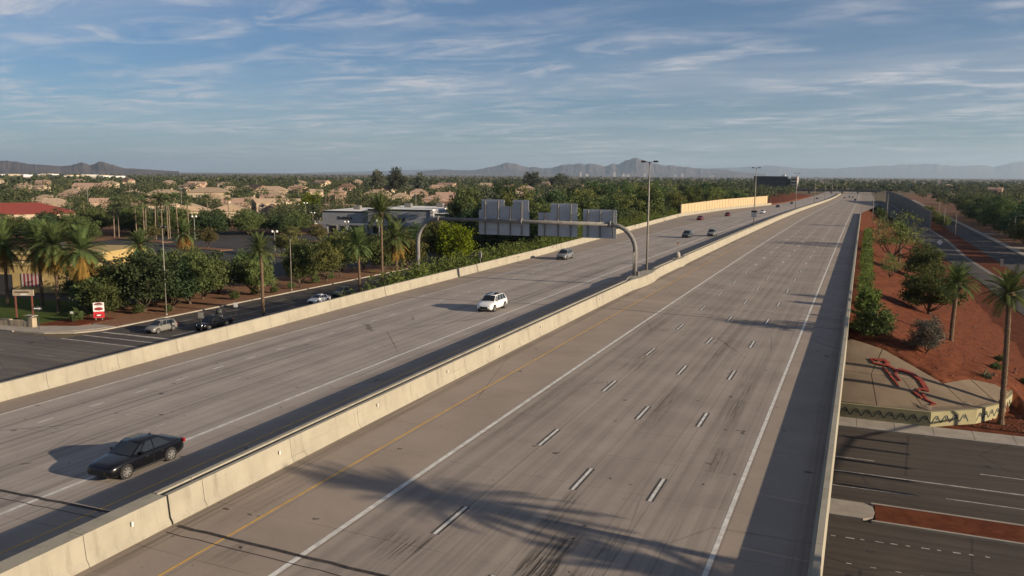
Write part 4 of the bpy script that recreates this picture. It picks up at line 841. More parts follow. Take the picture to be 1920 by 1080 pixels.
# near west broad trees
for i, (k, x, y, h, w, lb) in enumerate([('mesquite',-106.0,95.0,6.8,9.4,'dark green roadside tree behind the red and white pylon sign'),('dark',-99.4,97.3,9.6,11.6,'largest dark roadside tree behind the roadside lamp post'),('mesquite',-98.8,106.5,8.8,10.6,'dense roadside tree right of the lamp post'),('dark',-102.6,117.5,7.4,9.6,'rightmost of the dense roadside trees, its trunk lit pale'),
        ('verde',-98.0,121.0,6.4,6.0,'small pale tree just left of the second lamp post'),('mesquite',-88.4+0,121.5,0.1,0.1,'')][:5]):
    tree('roadside_tree', lb, k, i, x, y, h, w, i*1.1)
tree('roadside_tree', 'rounded olive green tree between the lamp post and the short palm', 'mesquite', 2, -95.0, 131.5, 8.6, 6.4, .4); tree('roadside_tree', 'olive green tree right behind the second lamp post', 'verde', 1, -94.4, 119.0, 7.0, 5.6, 2.)
tree('roadside_tree', 'broad green tree behind the short palm', 'verde', 2, -98.5, 150.0, 10.4, 9.6, 1.0)
tree('roadside_tree', 'bright yellow-green tree under the left bend of the gantry', 'bright', 0, -83.0, 174.0, 11.0, 10.0, 0); tree('roadside_tree', 'pale loose tree left of the bright yellow-green tree', 'verde', 0, -89.3, 178.0, 11.8, 10.0, .7)
tree('roadside_tree', 'dark tree just right of the bright yellow-green tree', 'mesquite', 1, -85.0, 196.0, 9.2, 8.6, .3)
tree('roadside_tree', 'low tree behind the tallest palm beside the grey store', 'dark', 2, -93.5, 168.0, 9.0, 8.4, 2.2)
for i, (x, y, h, w, lb) in enumerate([(-139.0,182,6.0,5.4,'brown-olive parking lot tree left of the pair in the island'),(-132.8,179,6.6,6.6,'brown-olive parking lot tree nearest to the grey store front'),(-171,189,6.2,6.6,'brown-olive parking lot tree in the left island'),(-168,224,5.0,6.8,'brown-olive parking lot tree before the store entrance'),(-156,221.5,5.4,7.0,'brown-olive parking lot tree right of the store entrance'),(-204,201,5.2,6.0,'brown-olive parking lot tree below the twin-gabled house')]):
    tree('parking_lot_tree', lb, 'olive', i % 3, x, y, h, w, i*.9, group='parking lot trees')
for i, (x, y, s_, lb) in enumerate([(-98.6,95.6,2.1,'round shrub on the gravel right of the pylon sign'),(-95.6,98.6,1.7,'small shrub on the gravel beside the lamp post'),(-95.3,113.5,1.8,'shrub on the gravel under the rightmost dense tree'),(-96.0,119.5,2.0,'shrub left of the second lamp post base'),(-94.6,123.2,1.8,'shrub beside the second lamp post base'),(-95.2,128.8,1.6,'shrub right of the second lamp post'),(-95.8,137.5,2.0,'dark shrub on the gravel below the short palm'),(-97,144,2.0,'dark shrub on the gravel behind the short palm'),(-101.4,86.6,2.2,'loose green bush at the street corner by the one-way sign')]):
    tree('shrub', lb, 'bush', i % 3, x, y, s_*.8, s_, i, ZG+.12, cat='shrub', group='shrubs on the west gravel bed')
for i, (k, x, y, h, w, lb) in enumerate([('mesquite',-102.6,92.8,5.6,7.6,'low leafy tree filling the gap right of the pylon sign'),('dark',-97.6,101.6,7.8,8.6,'dense tree closing the gap right behind the lamp post'),('mesquite',-100.6,111.5,7.6,9.4,'dense tree between the two rightmost roadside trees'),('dark',-105.5,104,9.2,10.4,'tall dense tree in the second row of the roadside clump'),('mesquite',-108.5,116.5,8.2,9.6,'dense tree at the back right of the roadside clump'),('mesquite',-112.5,98.5,7.4,8.6,'dense tree hiding the right end of the restaurant'),('verde',-90.6+0,165.5,9.0,9.6,'pale loose tree right behind the bushy palm'),('verde',-95.5,140.5,8.4,8.6,'loose green tree directly behind the tallest palm trunk')]):
    tree('roadside_tree', lb, k, (i+1) % 3, x, y, h, w, i*.9+.2)
for i, (k, x, y, h, w, lb) in enumerate([('mesquite',-104,128,7.6,8.4,'dark tree between the dense roadside trees and the second lamp post'),('verde',-101,139,8.2,8.0,'soft green tree behind the short palm on its left'),('dark',-104,146,7.4,8.4,'dark tree behind the soft green tree near the lot'),('mesquite',-92.5,158,9.6,9.0,'dark tree right behind the tallest palm'),('verde',-101,163,8.6,9.0,'pale tree between the tallest palm and the store'),('mesquite',-98,185,9.2,10,'dark tree left of the gantry bend'),('dark',-79,186,9.0,9.0,'dark tree right of the yellow-green tree before the store'),('verde',-106,205,7.8,9.0,'pale tree before the right half of the grey store'),('dark',-112,112,7.0,9.0,'dark tree behind the dense roadside trees'),('mesquite',-121,121,6.4,8.0,'dark tree right of the restaurant awning')]):
    tree('roadside_tree', lb, k, i % 3, x, y, h, w, i*1.3+.5)
for i, (x, y, h, w) in enumerate(sorted([(-236,222,9,12),(-229,216,8.5,11),(-222,224,9,12),(-219,214,8,11),(-213,222,9.5,12),(-206,228,9,12),(-200,222,8,11),(-196,236,8,11),(-232,236,9.5,13),(-246,214,9,12),(-240,200,8,11),(-250,230,9,12),(-258,206,8.5,11),(-203,244,8.5,12),(-190,246,7,10),(-182,240,6.5,9),(-187,252,7.5,11),(-215,240,9,12),(-264,190,8,11),(-250,188,8,11),(-236,186,7.5,10),(-222,190,7.5,10),(-225,176,7,10),(-243,172,7,10),(-262,172,7.5,10)])):
    tree('lot_edge_tree', 'dark tree massed behind the slender palms, %s counting from the left' % ORD[i], ('dark','mesquite')[i % 2], i % 3, x, y, h, w, i*1.1, group='dark trees massed behind the slender palms')
# fan palms
FP = [(-213.1,202.3,13.0),(-212.1,204.5,13.5),(-213.9,207.0,14.4),(-210.2,207.5,14.5),(-214.1,212.2,14.0),(-211.1,211.2,14.8),(-208.6,212.0,14.8),(-206.9,209.5,14.2),(-206.0,213,14.9)]
for i, (x, y, h) in enumerate(FP): fan_palm('slender fan palm in the tight clump, %s from its left end' % ORD[i], x, y, h, 4.0, i, 'clump of slender fan palms')
for i, (x, y, h, lb) in enumerate([(-228.5,207.2,13.1,'left one of the two slender fan palms standing close together'),(-227.2,207.9,13.4,'right one of the two slender fan palms standing close together'),(-270.3,231,12.2,'fan palm just right of the red roofed building'),(-275,229,11.0,'shorter fan palm right of the red roofed building'),(-190.8,202.1,14.6,'fan palm in front of the left gable of the twin-gabled house'),(-241.6,265.8,12.8,'fan palm standing between the twin gables'),(-227.7,262,14.0,'fan palm before the right gable of the twin-gabled house'),(-253.4,303.6,11.9,'fan palm right of the twin-gabled house'),(-256.1,328.5,10.8,'fan palm left of the yellowish tree'),(-256.5,339.8,11.1,'fan palm right behind the leaning roof slope'),(-270,370.1,13.4,'fan palm rising before the yellowish tree'),(-291.7,410.3,13.5,'fan palm left of the two-storey house beyond the store'),(-310.7,444,11.8,'fan palm at the left corner of the two-storey house beyond the store'),(-318.9,459.1,12.5,'fan palm directly before the two-storey house beyond the store'),(-336.2,493.1,10.8,'fan palm right of the two-storey house beyond the store'),(-300,300,12.0,'fan palm standing alone behind the red roofed building')]):
    fan_palm(lb, x, y, h, 3.8 if y < 300 else 4.2, i+3, 'fan palms among the houses')
# tall eucalyptus and larger mid-distance trees
for i, (x, y, h, w, lb) in enumerate([(-412,668,26,15,'tall dark eucalyptus, left one of the three breaking the skyline'),(-416,711,27.5,19,'tall dark eucalyptus, middle one of the three breaking the skyline'),(-363,663,23,18,'tall dark eucalyptus, right one of the three breaking the skyline'),(-361,932,26,22,'tall dark eucalyptus left of the lamp post on the skyline'),(-334,956,23,26,'broad tall eucalyptus right of the other near the gantry signs')]):
    tree('eucalyptus_tree', lb, 'euc', i % 3, x, y, h, w, i*1.7, group='tall eucalyptus trees')
tree('yellowish_tree', 'yellowish tree among the houses left of the grey store', 'bright', 1, -262, 362, 12, 13, 1.0)
# trees along the west edge between the gantry and the sound wall
r_ = random.Random(3)
for i in range(52):
    y = 186+i*6.6+r_.uniform(-3, 3); x = xl(y)-7.5-r_.uniform(0, 6)-(i % 4)*6.5
    tree('belt_tree', 'green tree in the belt left of the freeway, %s beyond the gantry' % ORD[i], ('verde','mesquite','dark')[i % 3], i % 3, x, y, r_.uniform(11, 15.5), r_.uniform(11, 15), i*.8, emb(x, y)-.2, group='tree belt left of the freeway')
for i in range(40):
    y = 232+i*8.5+r_.uniform(-4, 4); x = xl(y)-30-r_.uniform(0, 34)
    tree('backdrop_tree', 'tall tree in the back rows left of the sound wall, %s going away' % ORD[i], ('dark','verde','mesquite','euc','dark')[i % 5], i % 3, x, y, r_.uniform(14, 20), r_.uniform(12, 17), i*1.2, ZG-.1, group='back rows of trees left of the sound wall')
# hedges (one mass each) along the two parapets
def mass(name, label, pts, leaf, lm, seed, kind='hedge', per=70):
    r = np.random.default_rng(seed); P = []
    for (x, y, z, rx, h) in pts:
        n = int(per*rx*h); q = r.normal(size=(n, 3)); q /= np.linalg.norm(q, axis=1, keepdims=True); q *= r.uniform(.55, 1.05, (n, 1)); P.append(np.stack([x+q[:,0]*rx, y+q[:,1]*rx, z+h*.5+q[:,2]*h*.55], 1))
    P = np.concatenate(P); V, F = quads(P, leaf, r); o = link(name, np_mesh(name, V, F, lm), None); o['label'] = label; o['category'] = kind; return o
hp = [(5.5+r_.uniform(-.3, .5)+(y-105)*.006, y, emb(5.6, y)-.1, r_.uniform(.75, 1.2), r_.uniform(1.2, 2.1)) for y in np.arange(106, 262, 1.15)]
mass('hedge', 'long clipped green hedge along the outside of the right parapet', hp, .26, L_hedge, 5, per=75)
wp = [(xl(y)-1.7-r_.uniform(0, 5.5), y, 0, r_.uniform(1.3, 2.3), r_.uniform(2.4, 4.6)) for y in np.arange(88, 318, .55)]
wp = [(x, y, emb(x, y)-.2, a, b) for x, y, _, a, b in wp]
mass('embankment_shrubbery', 'dense green shrubbery covering the bank behind the left parapet', wp, .32, L_hedge, 6, 'shrubbery', 40)
# east side plants on the red slope
e_ = lambda x, y: emb(x, y)-.05
date_palm('date palm standing on the red gravel slope', 15.06, 107.8, 9.0, 5.2, 1, e_(15.06,107.8), False); date_palm('tall date palm at the right edge beside the wave-patterned wall', 17.3, 84.2, 14.0, 4.9, 2, ZG+.05, False)
tree('slope_tree', 'airy palo verde tree on the red slope by the end of the hedge', 'airy', 1, 11.1, 190.3, 10.2, 13.0, .5, e_(11.1,190.3)); tree('slope_tree', 'dark umbrella-shaped tree halfway along the red slope', 'mesquite', 1, 15.8, 171, 6.8, 8.6, .2, e_(15.8,171))
tree('slope_tree', 'dark tree directly behind the palm on the red slope', 'mesquite', 0, 13.8, 124.7, 6.2, 8.2, 1.1, e_(13.8,124.7)); tree('slope_tree', 'thin small tree on the slope between hedge and umbrella-shaped tree', 'airy', 2, 9.6, 152, 4.4, 4.4, 1.9, e_(9.6,152))
tree('slope_bush', 'dark green round bush at the foot of the hedge beside the parapet', 'bush', 0, 6.6, 93.6, 3.5, 4.2, 0, e_(6.6,93.6), cat='shrub'); tree('slope_bush', 'grey leafless-looking sage bush above the lizard pad', 'sage', 0, 11.5, 93.9, 3.9, 4.4, 0, e_(11.5,93.9), cat='shrub')
tree('slope_bush', 'upright green bush between hedge and dark round bush', 'shrub', 1, 5.9, 101.5, 3.4, 3.0, 0, e_(5.9,101.5), cat='shrub')
for i, (x, y) in enumerate(((20.0,106.5),(21.5,98.0),(18.7,99.5))): tree('desert_plant', ('low dark desert plant high on the slope','low desert plant near the ramp','small desert plant above the agave')[i], 'bush', i, x, y, .8, 1.4, i, max(e_(x, y), ZG+.08), cat='shrub')
ag = thing('agave_plant', 'pale spiky agave clump above the right end of the pad', 'agave', (16.9, 93.0, e_(16.9, 93.0))); r = random.Random(4)
for k in range(46):
    a = k*2.4; el = R(r.uniform(25, 80)); ln = r.uniform(.6, 1.05); b = Vector((r.uniform(-.5,.5), r.uniform(-.35,.35), 0)); d = Vector((math.cos(a)*math.cos(el), math.sin(a)*math.cos(el), math.sin(el))); sd = d.cross(Vector((0,0,1))).normalized()*.075
    obj('agave_leaf', MB().add([b-sd, b+sd, b+d*ln*.6+sd*.8, b+d*ln, b+d*ln*.6-sd*.8], [(0,1,2,3,4)]), mat('agave_skin', (0.20,0.22,0.14), (0.13,0.15,0.09)), ag)
# trees right of the east frontage road
r_ = random.Random(11)
for i in range(34):
    y = 252+i*9+r_.uniform(-4, 4); x = 53.0+r_.uniform(0, 3.5)+(i % 3)*8+(y-268)*.012
    tree('park_tree', 'leafy tree in the thick row right of the east road, %s from the near end' % ORD[i], ('mesquite','dark','verde','mesquite')[i % 4], i % 3, x, y, r_.uniform(9.5, 14), r_.uniform(12, 16), i*.7, group='tree row right of the east road')
for i, (x, y) in enumerate(sorted([(37,415),(35.5,430),(35,470),(36,520),(34,560),(33,600),(35,640),(36,403),(37.5,450),(38,490),(39,540),(37,580)], key=lambda p: p[1])):
    tree('wall_tree', 'small bright tree behind the grey sound wall, %s counted along it' % ORD[i], 'verde', i % 3, x+1, y, r_.uniform(4.6, 6.5), r_.uniform(5.5, 8), i, group='trees behind the grey sound wall')
# off-frame palm whose crown shadow falls on the near lanes
date_palm('tall palm beside the bridge whose frond shadow lies across the near lanes', 19.5, 31.2, 17.8, 5.2, 0, ZG, False)
date_palm('shorter palm beside the bridge whose shadow streaks the near right lane', 19.8, 29.6, 14.0, 5.0, 1, ZG, False)
for i, (x, y, h) in enumerate(((12.5,196,8.5),(9.5,273,8),(21,86.8,13.6))): date_palm(('date palm by the hedge whose long shadow crosses the lanes','far date palm by the hedge end casting a shadow on the lanes','date palm right of the frame behind the wave-patterned wall')[i], x, y, h if i < 2 else 13.4, 5.2, i, e_(x, y) if i < 2 else ZG, False)
# ------------------------------------------------------------------ buildings
M_stucco = [mat('sand_stucco', (0.42,0.33,0.23), (0.36,0.28,0.195), .6, .95, vary=.12), mat('pink_stucco', (0.41,0.285,0.21), (0.35,0.245,0.18), .6, .95, vary=.1), mat('cream_stucco', (0.52,0.42,0.29), (0.45,0.36,0.25), .6, .95, vary=.1)]
def tilemat(name, c1, c2):
    t = NT(name); n1 = t.noise(1.1, 5, .6); n2 = t.noise(1.0, 3, .6, (5, 5, 5)); col = t.mix(t.rng(n1, .35, .65), c1, c2); col = t.mix(t.rng(n2, .5, .7, 0, .35), col, tuple(v*.6 for v in c2)); oi = t.new('ShaderNodeObjectInfo')
    hs = t.new('ShaderNodeHueSaturation'); t.l.new(col, hs.inputs['Color']); t.l.new(t.rng(oi.outputs['Random'], 0, 1, .86, 1.14, False), hs.inputs['Value']); t.col(hs.outputs[0]); t.rough(.9); t.spec(.2); return t.m
M_tiles = [tilemat('tan_roof_tile', (0.37,0.275,0.190), (0.31,0.228,0.158)), tilemat('pink_roof_tile', (0.37,0.245,0.180), (0.31,0.205,0.152)), tilemat('brown_roof_tile', (0.19,0.11,0.075), (0.15,0.09,0.06)), tilemat('red_roof_tile', (0.27,0.060,0.045), (0.22,0.050,0.038))]
M_pane = NT('house_window_glass'); M_pane.col((.02,.024,.028)); M_pane.rough(.12); M_pane = M_pane.m
M_frame = mat('white_window_frame', (.55,.52,.46), (.48,.45,.4)); M_whiteroof = mat('white_flat_roof', (.72,.70,.66), (.62,.60,.56), .3, .8)
def roof_mb(w, d, h, rise, kind, ov=.5):
    x, y = w/2+ov, d/2+ov; m = MB(); e = .18
    rx = 0 if kind == 'gable' else min(y, x)*.95
    V = [(-x,-y,h-e),(x,-y,h-e),(x,y,h-e),(-x,y,h-e),(-x,-y,h),(x,-y,h),(x,y,h),(-x,y,h),(-(x-rx),0,h+rise),((x-rx),0,h+rise)]
    return m.add(V, [(3,2,1,0),(0,1,5,4),(1,2,6,5),(2,3,7,6),(3,0,4,7),(4,5,9,8),(6,7,8,9),(5,6,9),(7,4,8)])
def house(label, x, y, w, H, rz=0, st=0, tl=0, kind='hip', d=None, wing=True, name='house', cat='house', group=None, z=None):
    d = d or min(w*.75, 13); rise = min(H*.36, d*.24); h = H-rise; t = thing(name, label, cat, (x, y, (ZG if z is None else z)-.02), rz, group)
    wm = MB().box(-w/2, w/2, -d/2, d/2, 0, h)
    if kind == 'gable': wm.add([(-w/2+.01,-d/2,h),(-w/2+.01,d/2,h),(-w/2+.01,0,h+rise*.93),(w/2-.01,-d/2,h),(w/2-.01,d/2,h),(w/2-.01,0,h+rise*.93)], [(0,2,1),(3,4,5)])
    obj('wall', wm, M_stucco[st], t); obj('roof', roof_mb(w, d, h, rise, kind), M_tiles[tl], t)
    if wing and w > 9:
        ww, wd = w*.42, d*.55; o = MB().box(-ww/2, ww/2, -wd/2, wd/2, 0, h*.72); g_ = obj('wing_wall', o, M_stucco[st], t); g_.location = (w*.2, -d/2-wd/2+.3, 0)
        q = obj('wing_roof', roof_mb(wd, ww, h*.72, rise*.7, 'gable', .4), M_tiles[tl], t); q.location = (w*.2, -d/2-wd/2+.3, 0); q.rotation_euler = (0, 0, math.pi/2)
    for k in range(max(2, int(w/5))):
        xx = -w/2+(k+.6)*w/(max(2, int(w/5))+.2)
        for zz in ([.45] if H < 8 else [.25, .72]):
            f_ = obj('window', MB().box(xx-.75, xx+.75, -d/2-.05, -d/2+.02, h*zz-.6, h*zz+.7), M_frame, t); obj('pane', MB().box(xx-.62, xx+.62, -d/2-.07, -d/2-.052, h*zz-.48, h*zz+.58), M_pane, f_)
    for yy in (-d*.22, d*.24): f_ = obj('window', MB().box(w/2-.02, w/2+.05, yy-.7, yy+.7, h*.42, h*.42+1.2), M_frame, t); obj('pane', MB().box(w/2+.052, w/2+.07, yy-.58, yy+.58, h*.42+.12, h*.42+1.08), M_pane, f_)
    if int(abs(x)) % 3 == 0: obj('chimney', MB().box(w*.18, w*.18+.9, -.4, .5, h, h+rise+.9), M_stucco[st], t)
    return t
HS = [
 ('long terracotta block with two small dark windows, highest roof on the far left',-659,568,31,11.4,.55,1,1,'gable'),('tan house at far left above the red roofed building',-771,583,15,10.1,.5,0,0,'hip'),('dark tan house right of the leftmost far house',-724,566,13,9.2,.3,0,0,'hip'),
 ('low tan house peeking from trees above the red roof corner',-415,325,12,5.0,.6,0,0,'hip'),('wide tan house directly behind the red roofed building',-388,312,15,8.1,.7,0,0,'hip'),('pinkish gabled house left of the two close fan palms',-383,337,11,7.6,.9,1,1,'gable'),
 ('long tan house above the clump of slender palms',-486,485,24,8.9,.5,2,0,'hip'),('small tan house left of the long tan house above the palms',-534,499,13,7.6,.4,0,0,'hip'),('large two-storey tan house behind the twin-gabled house',-400,438,25,12.1,.5,0,0,'hip'),
 ('tan tiled house right behind the twin-gabled house',-313,365,15,8.2,.6,0,1,'gable'),('far tan house right of the two-storey house',-577,687,15,8.7,.4,0,0,'hip'),('wide tan house with stepped roofs before the far trees',-448,562,25,11,.5,0,0,'hip'),
 ('pinkish house between the stepped roofs and the cream gabled house',-459,611,14,11.8,.4,1,1,'hip'),('cream gabled house above the yellowish tree',-368,510,12,10.5,.8,2,0,'gable'),('house with a steep leaning tan roof left of the yellowish tree',-278,345,11,9,1.1,0,0,'gable'),
 ('two-storey pink and cream house beyond the store',-342,502,12,11,.5,1,1,'hip'),('brown roofed house above the two-storey pink house',-465,697,16,12,.4,0,2,'hip'),('long tan house beyond the tallest palm, left side',-342,556,20,9.8,.5,0,0,'hip'),
 ('small pink house above the white store roof',-316,574,14,10.4,.6,1,1,'hip'),('tiny tan house before the yellowish tree',-328,433,9,6,.7,2,0,'gable'),('pink roofed house left of the brown hipped roof',-268,515,21,7.4,.4,1,1,'hip'),
 ('tan roofed house right behind the brown hipped roof',-233,494,17,6.5,.4,0,0,'hip'),('very long pink tiled house above the gantry signs',-228,541,36,7.5,.4,1,1,'hip'),('pink tiled house right of the very long one',-202,558,25,7.9,.4,1,1,'hip'),
 ('hipped pink house above the smallest sign panel',-174,532,15,7.1,.5,1,1,'hip'),('low pink roofed house left of the median lamp post',-173,578,17,6.9,.3,1,1,'hip'),('two-storey pinkish house behind the very long pink roof',-310,769,16,9.4,.4,1,1,'hip'),('far brown roofed house near the lamp post left side',-234,758,17,8.5,.4,1,2,'hip'),
 ('pink house with pale gable among the trees at far right',135,1035,13,12,-.2,1,1,'gable'),('dark red-brown roofed house at the right edge',96,644,21,7.1,-.2,1,2,'hip'),('tiny cream house among far right trees',136,1613,15,10.9,-.1,2,0,'hip')]
EXTRA = [('tan house in the second row behind the red roofed building',-470,372,14,7.5),('tan house between the far left houses and the long terracotta block',-600,500,15,8),('low tan house before the long terracotta block',-520,430,14,7),('tan house with wide hip roof left of the two-storey tan house',-430,425,15,8),('tan house left behind the pair of broad-gabled houses',-330,330,13,7.5),('small tan house right of the gabled pinkish house',-360,345,12,7),('tan house further right behind the broad-gabled pair',-330,395,14,8),('pale house beyond the tan house behind the gables',-395,500,15,8.5),('tan house between the stepped roofs and the steep roof',-350,440,13,8),('pink house in the gap left of the two-storey pink house',-385,560,15,9),('tan house beyond the store roof, centre of the row',-300,520,14,8.5),('tan house at the right of the centre row beyond the store',-285,560,15,8.5),('far tan house above the gantry beam',-262,640,17,9),('far pink house left of the very long pink house',-255,590,16,8),('far tan house near the row of eucalyptus',-430,820,18,10),('tiny far house right of the eucalyptus trio',-340,860,18,10),('tiny far tan house at left below the warehouses',-900,800,22,10),('tiny far pale house at left below the hills',-800,850,22,10),('far tan house right of the long terracotta block',-600,620,17,9.5),('far pale house above the long tan house',-560,640,16,9)]
for i, (lb, x, y, w, H) in enumerate(EXTRA): HS.append((lb, x, y, w, H, .4+.05*(i % 7), (0, 2, 1)[i % 3], (0, 0, 1)[i % 3], ('hip', 'hip', 'gable')[i % 3]))
r_ = random.Random(15); FAR = []
for k in range(22):
    d_ = r_.uniform(640, 1500); a_ = -YAW+R(-31+k*2.05+r_.uniform(-.5, .5)); FAR.append((a_, CAM[0]+math.sin(a_)*d_, math.cos(a_)*d_))
FAR = [f for f in sorted(FAR) if not (-75 < f[1] < 60)]
for k, (a_, x, y) in enumerate(FAR): HS.append(('tiny tan roof far among the trees, %s counting from the left' % ORD[k], x, y, r_.uniform(15, 26), r_.uniform(8.5, 12), r_.uniform(-.5, .6), k % 3, (0, 1, 0, 2)[k % 4], ('hip', 'gable')[k % 2]))
r_ = random.Random(8)
for (lb, x, y, w, H, rz, st, tl, kd) in HS: house(lb, x, y, w, H, rz+r_.uniform(-.1, .1), st, tl, kd, group='tan and pink suburban houses')
# twin-gabled house
for (x, y, w, lb, rz) in ((-268,283,13,'left half of the pair of broad-gabled tan houses behind the palms',.66+math.pi/2),(-252,290,15,'right half of the pair of broad-gabled tan houses, grey wall facing the lot',.66+math.pi/2)): house(lb, x, y, w, 8.6, rz, 2, 0, 'gable', 17, False)
house('red tiled building with white eaves at the left edge', -290, 219, 36, 10.2, .95, 2, 3, 'hip', 24, False, 'red_roof_building', 'building')
house('brown hipped roof building behind the grey store', -199, 399, 19, 7.6, .5, 2, 2, 'hip', 16, False, 'brown_roof_building', 'building')
house('low orange roofed building left of the store roof', -267, 393, 19, 5, .5, 1, 1, 'gable', 9, False, 'orange_roof_building', 'building')
def flatbox(name, label, cat, x, y, rz, parts, group=None):
    t = thing(name, label, cat, (x, y, ZG), rz, group)
    for nm, b, mt in parts: obj(nm, MB().box(*b), mt, t)
    return t
# grey store
M_grey = mat('slate_grey_stucco', (0.250,0.258,0.275), (0.220,0.226,0.240), .4, .9); M_dgrey = mat('dark_parapet_cap', (.03,.03,.033)); M_shop = NT('shop_glass'); M_shop.col((.015,.018,.02)); M_shop.rough(.1); M_shop = M_shop.m
stx = flatbox('shopping_store', 'long slate grey shopping store with white flat roof', 'store', -141, 272, .145, [
 ('wall_block', (-41,-22,-8,22,0,8.0), M_grey), ('wall_block', (-21.95,3,-9.5,22,0,9.0), M_grey), ('wall_block', (3.05,26,-7.5,22,0,7.6), M_grey), ('wall_block', (26.05,52,-7.0,22,0,8.6), M_grey),
 ('roof_sheet', (-40.6,-22.3,-7.6,21.6,8.0,8.35), M_whiteroof), ('roof_sheet', (-21.6,2.6,-9.1,21.6,9.0,9.4), M_whiteroof), ('roof_sheet', (3.4,25.7,-7.1,21.6,7.6,8.0), M_whiteroof), ('roof_sheet', (26.4,51.6,-6.6,21.6,8.6,9.0), M_whiteroof),
 ('parapet_cap', (-41.1,-22.02,-8.12,-7.9,7.75,8.3), M_dgrey), ('parapet_cap', (-21.98,3.02,-9.62,-9.4,8.75,9.3), M_dgrey), ('parapet_cap', (3.08,26.02,-7.62,-7.4,7.35,7.9), M_dgrey), ('parapet_cap', (26.08,52.1,-7.12,-6.9,8.35,8.9), M_dgrey),
 ('canopy', (-41,3,-11.5,-9.7,3.4,3.9), M_grey), ('white_pilaster', (2.2,3.3,-9.8,-9.52,3.9,9.0), M_frame)])
for k in range(9): f_ = obj('shop_window', MB().box(-38+k*4.4,-35+k*4.4,-9.58 if k > 3 else -8.08,-9.52 if k > 3 else -8.02,.2,3.1), M_frame, stx); obj('pane', MB().box(-37.8+k*4.4,-35.2+k*4.4,-9.62 if k > 3 else -8.12,-9.59 if k > 3 else -8.09,.4,2.9), M_shop, f_)
for (x0, y0, z0) in ((-34,4,8.35),(-28,12,8.35),(-14,6,9.4),(-4,14,9.4),(10,8,8.0),(20,3,8.0),(34,9,9.0),(44,4,9.0)): obj('roof_unit', MB().box(x0,x0+2.6,y0,y0+2,z0,z0+1.5), M_steel, stx)
for k in range(6): obj('canopy_column', MB().box(-38+k*7.8,-37.3+k*7.8,-11.2,-10.6,0,3.4), M_grey, stx)
for (x0, n, y) in ((-34.5, 8, -8.03), (-14, 9, -9.53), (8, 7, -7.53)):
    for k in range(n):
        hh = (1.15, .8, .8, 1.1, .8)[k % 5]; obj('store_letter', MB().box(x0+k*.72, x0+k*.72+.56, y-.1, y, 5.2, 5.2+hh), M_dgrey, stx)
# yellow restaurant with awning, flag mural and painted wall
M_yel = mat('mustard_stucco', (0.40,0.29,0.12), (0.34,0.245,0.10), .5, .9); M_ylt = mat('pale_yellow_trim', (0.62,0.50,0.24), (0.55,0.44,0.2)); M_mur = mat('pale_blue_grey_mural', (0.27,0.29,0.32), (0.22,0.24,0.27), .5); M_blot = mat('black_mural_print', (.02,.02,.022)); M_navy = mat('dark_slate_awning', (0.045,0.050,0.065), (0.035,0.038,0.05), 2)
rs = flatbox('restaurant', 'mustard yellow restaurant with mural walls behind the date palms', 'restaurant', -131, 112, .33, [
 ('main_wall', (-22,8,-6,14,0,5.6), M_yel), ('raised_wall', (-14,6,-2,14,5.6,7.2), M_yel), ('east_wing', (8.02,15,-1,14,0,4.6), M_yel), ('cornice', (-22.2,8.2,-6.25,-5.95,5.1,5.8), M_ylt), ('cornice', (-14.2,6.2,-2.25,-1.95,6.7,7.4), M_ylt), ('cornice', (8.05,15.3,-1.3,-.9,4.2,4.9), M_ylt), ('cornice', (15.0,15.3,-.9,14.2,4.2,4.9), M_ylt),
 ('flat_roof', (-21.6,7.6,-5.6,-2.3,5.62,5.7), mat('brown_flat_roof', (.12,.085,.06))), ('roof_unit', (-8,-5.5,3,5.5,7.2,8.4), M_steel), ('roof_unit', (1,3,6,8,7.2,8.2), M_steel),
 ('mural_panel', (1.5,7.5,-6.12,-6.02,.4,4.3), M_mur), ('mural_frame', (4.3,4.6,-6.2,-6.13,.4,4.3), M_frame), ('doorway', (-20,-9,-6.1,-6.02,0,3.4), M_dgrey)])
for k in range(11): obj('flag_stripe', MB().box(-7.2+k*.36,-6.86+k*.36,-6.14,-6.02,1.2,3.6), mat('red_stripe', (.22,.03,.035)) if k % 2 else mat('white_stripe', (.42,.36,.34)), rs)
r_ = random.Random(2)
for k in range(14): x0 = 1.8+(k % 5)*1.12; z0 = .7+(k//5)*1.2; obj('mural_print', MB().prism([(x0+.32+math.cos(a)*(.2+.16*r_.random()), z0+.3+math.sin(a)*(.2+.14*r_.random())) for a in [q*.785 for q in range(8)]], 0, .03), M_blot, rs); o = rs.children[-1]; o.rotation_euler = (R(90), 0, 0); o.location = (0, -6.125, 0)
for k in range(7): obj('awning', MB().add([(8.4+k*.95,-1.3,4.1),(9.3+k*.95,-1.3,4.1),(9.3+k*.95,-3.2,2.9),(8.4+k*.95,-3.2,2.9),(8.85+k*.95,-3.3,3.12),(8.85+k*.95,-1.3,4.32)], [(0,5,4,3),(5,1,2,4)]), M_navy, rs)
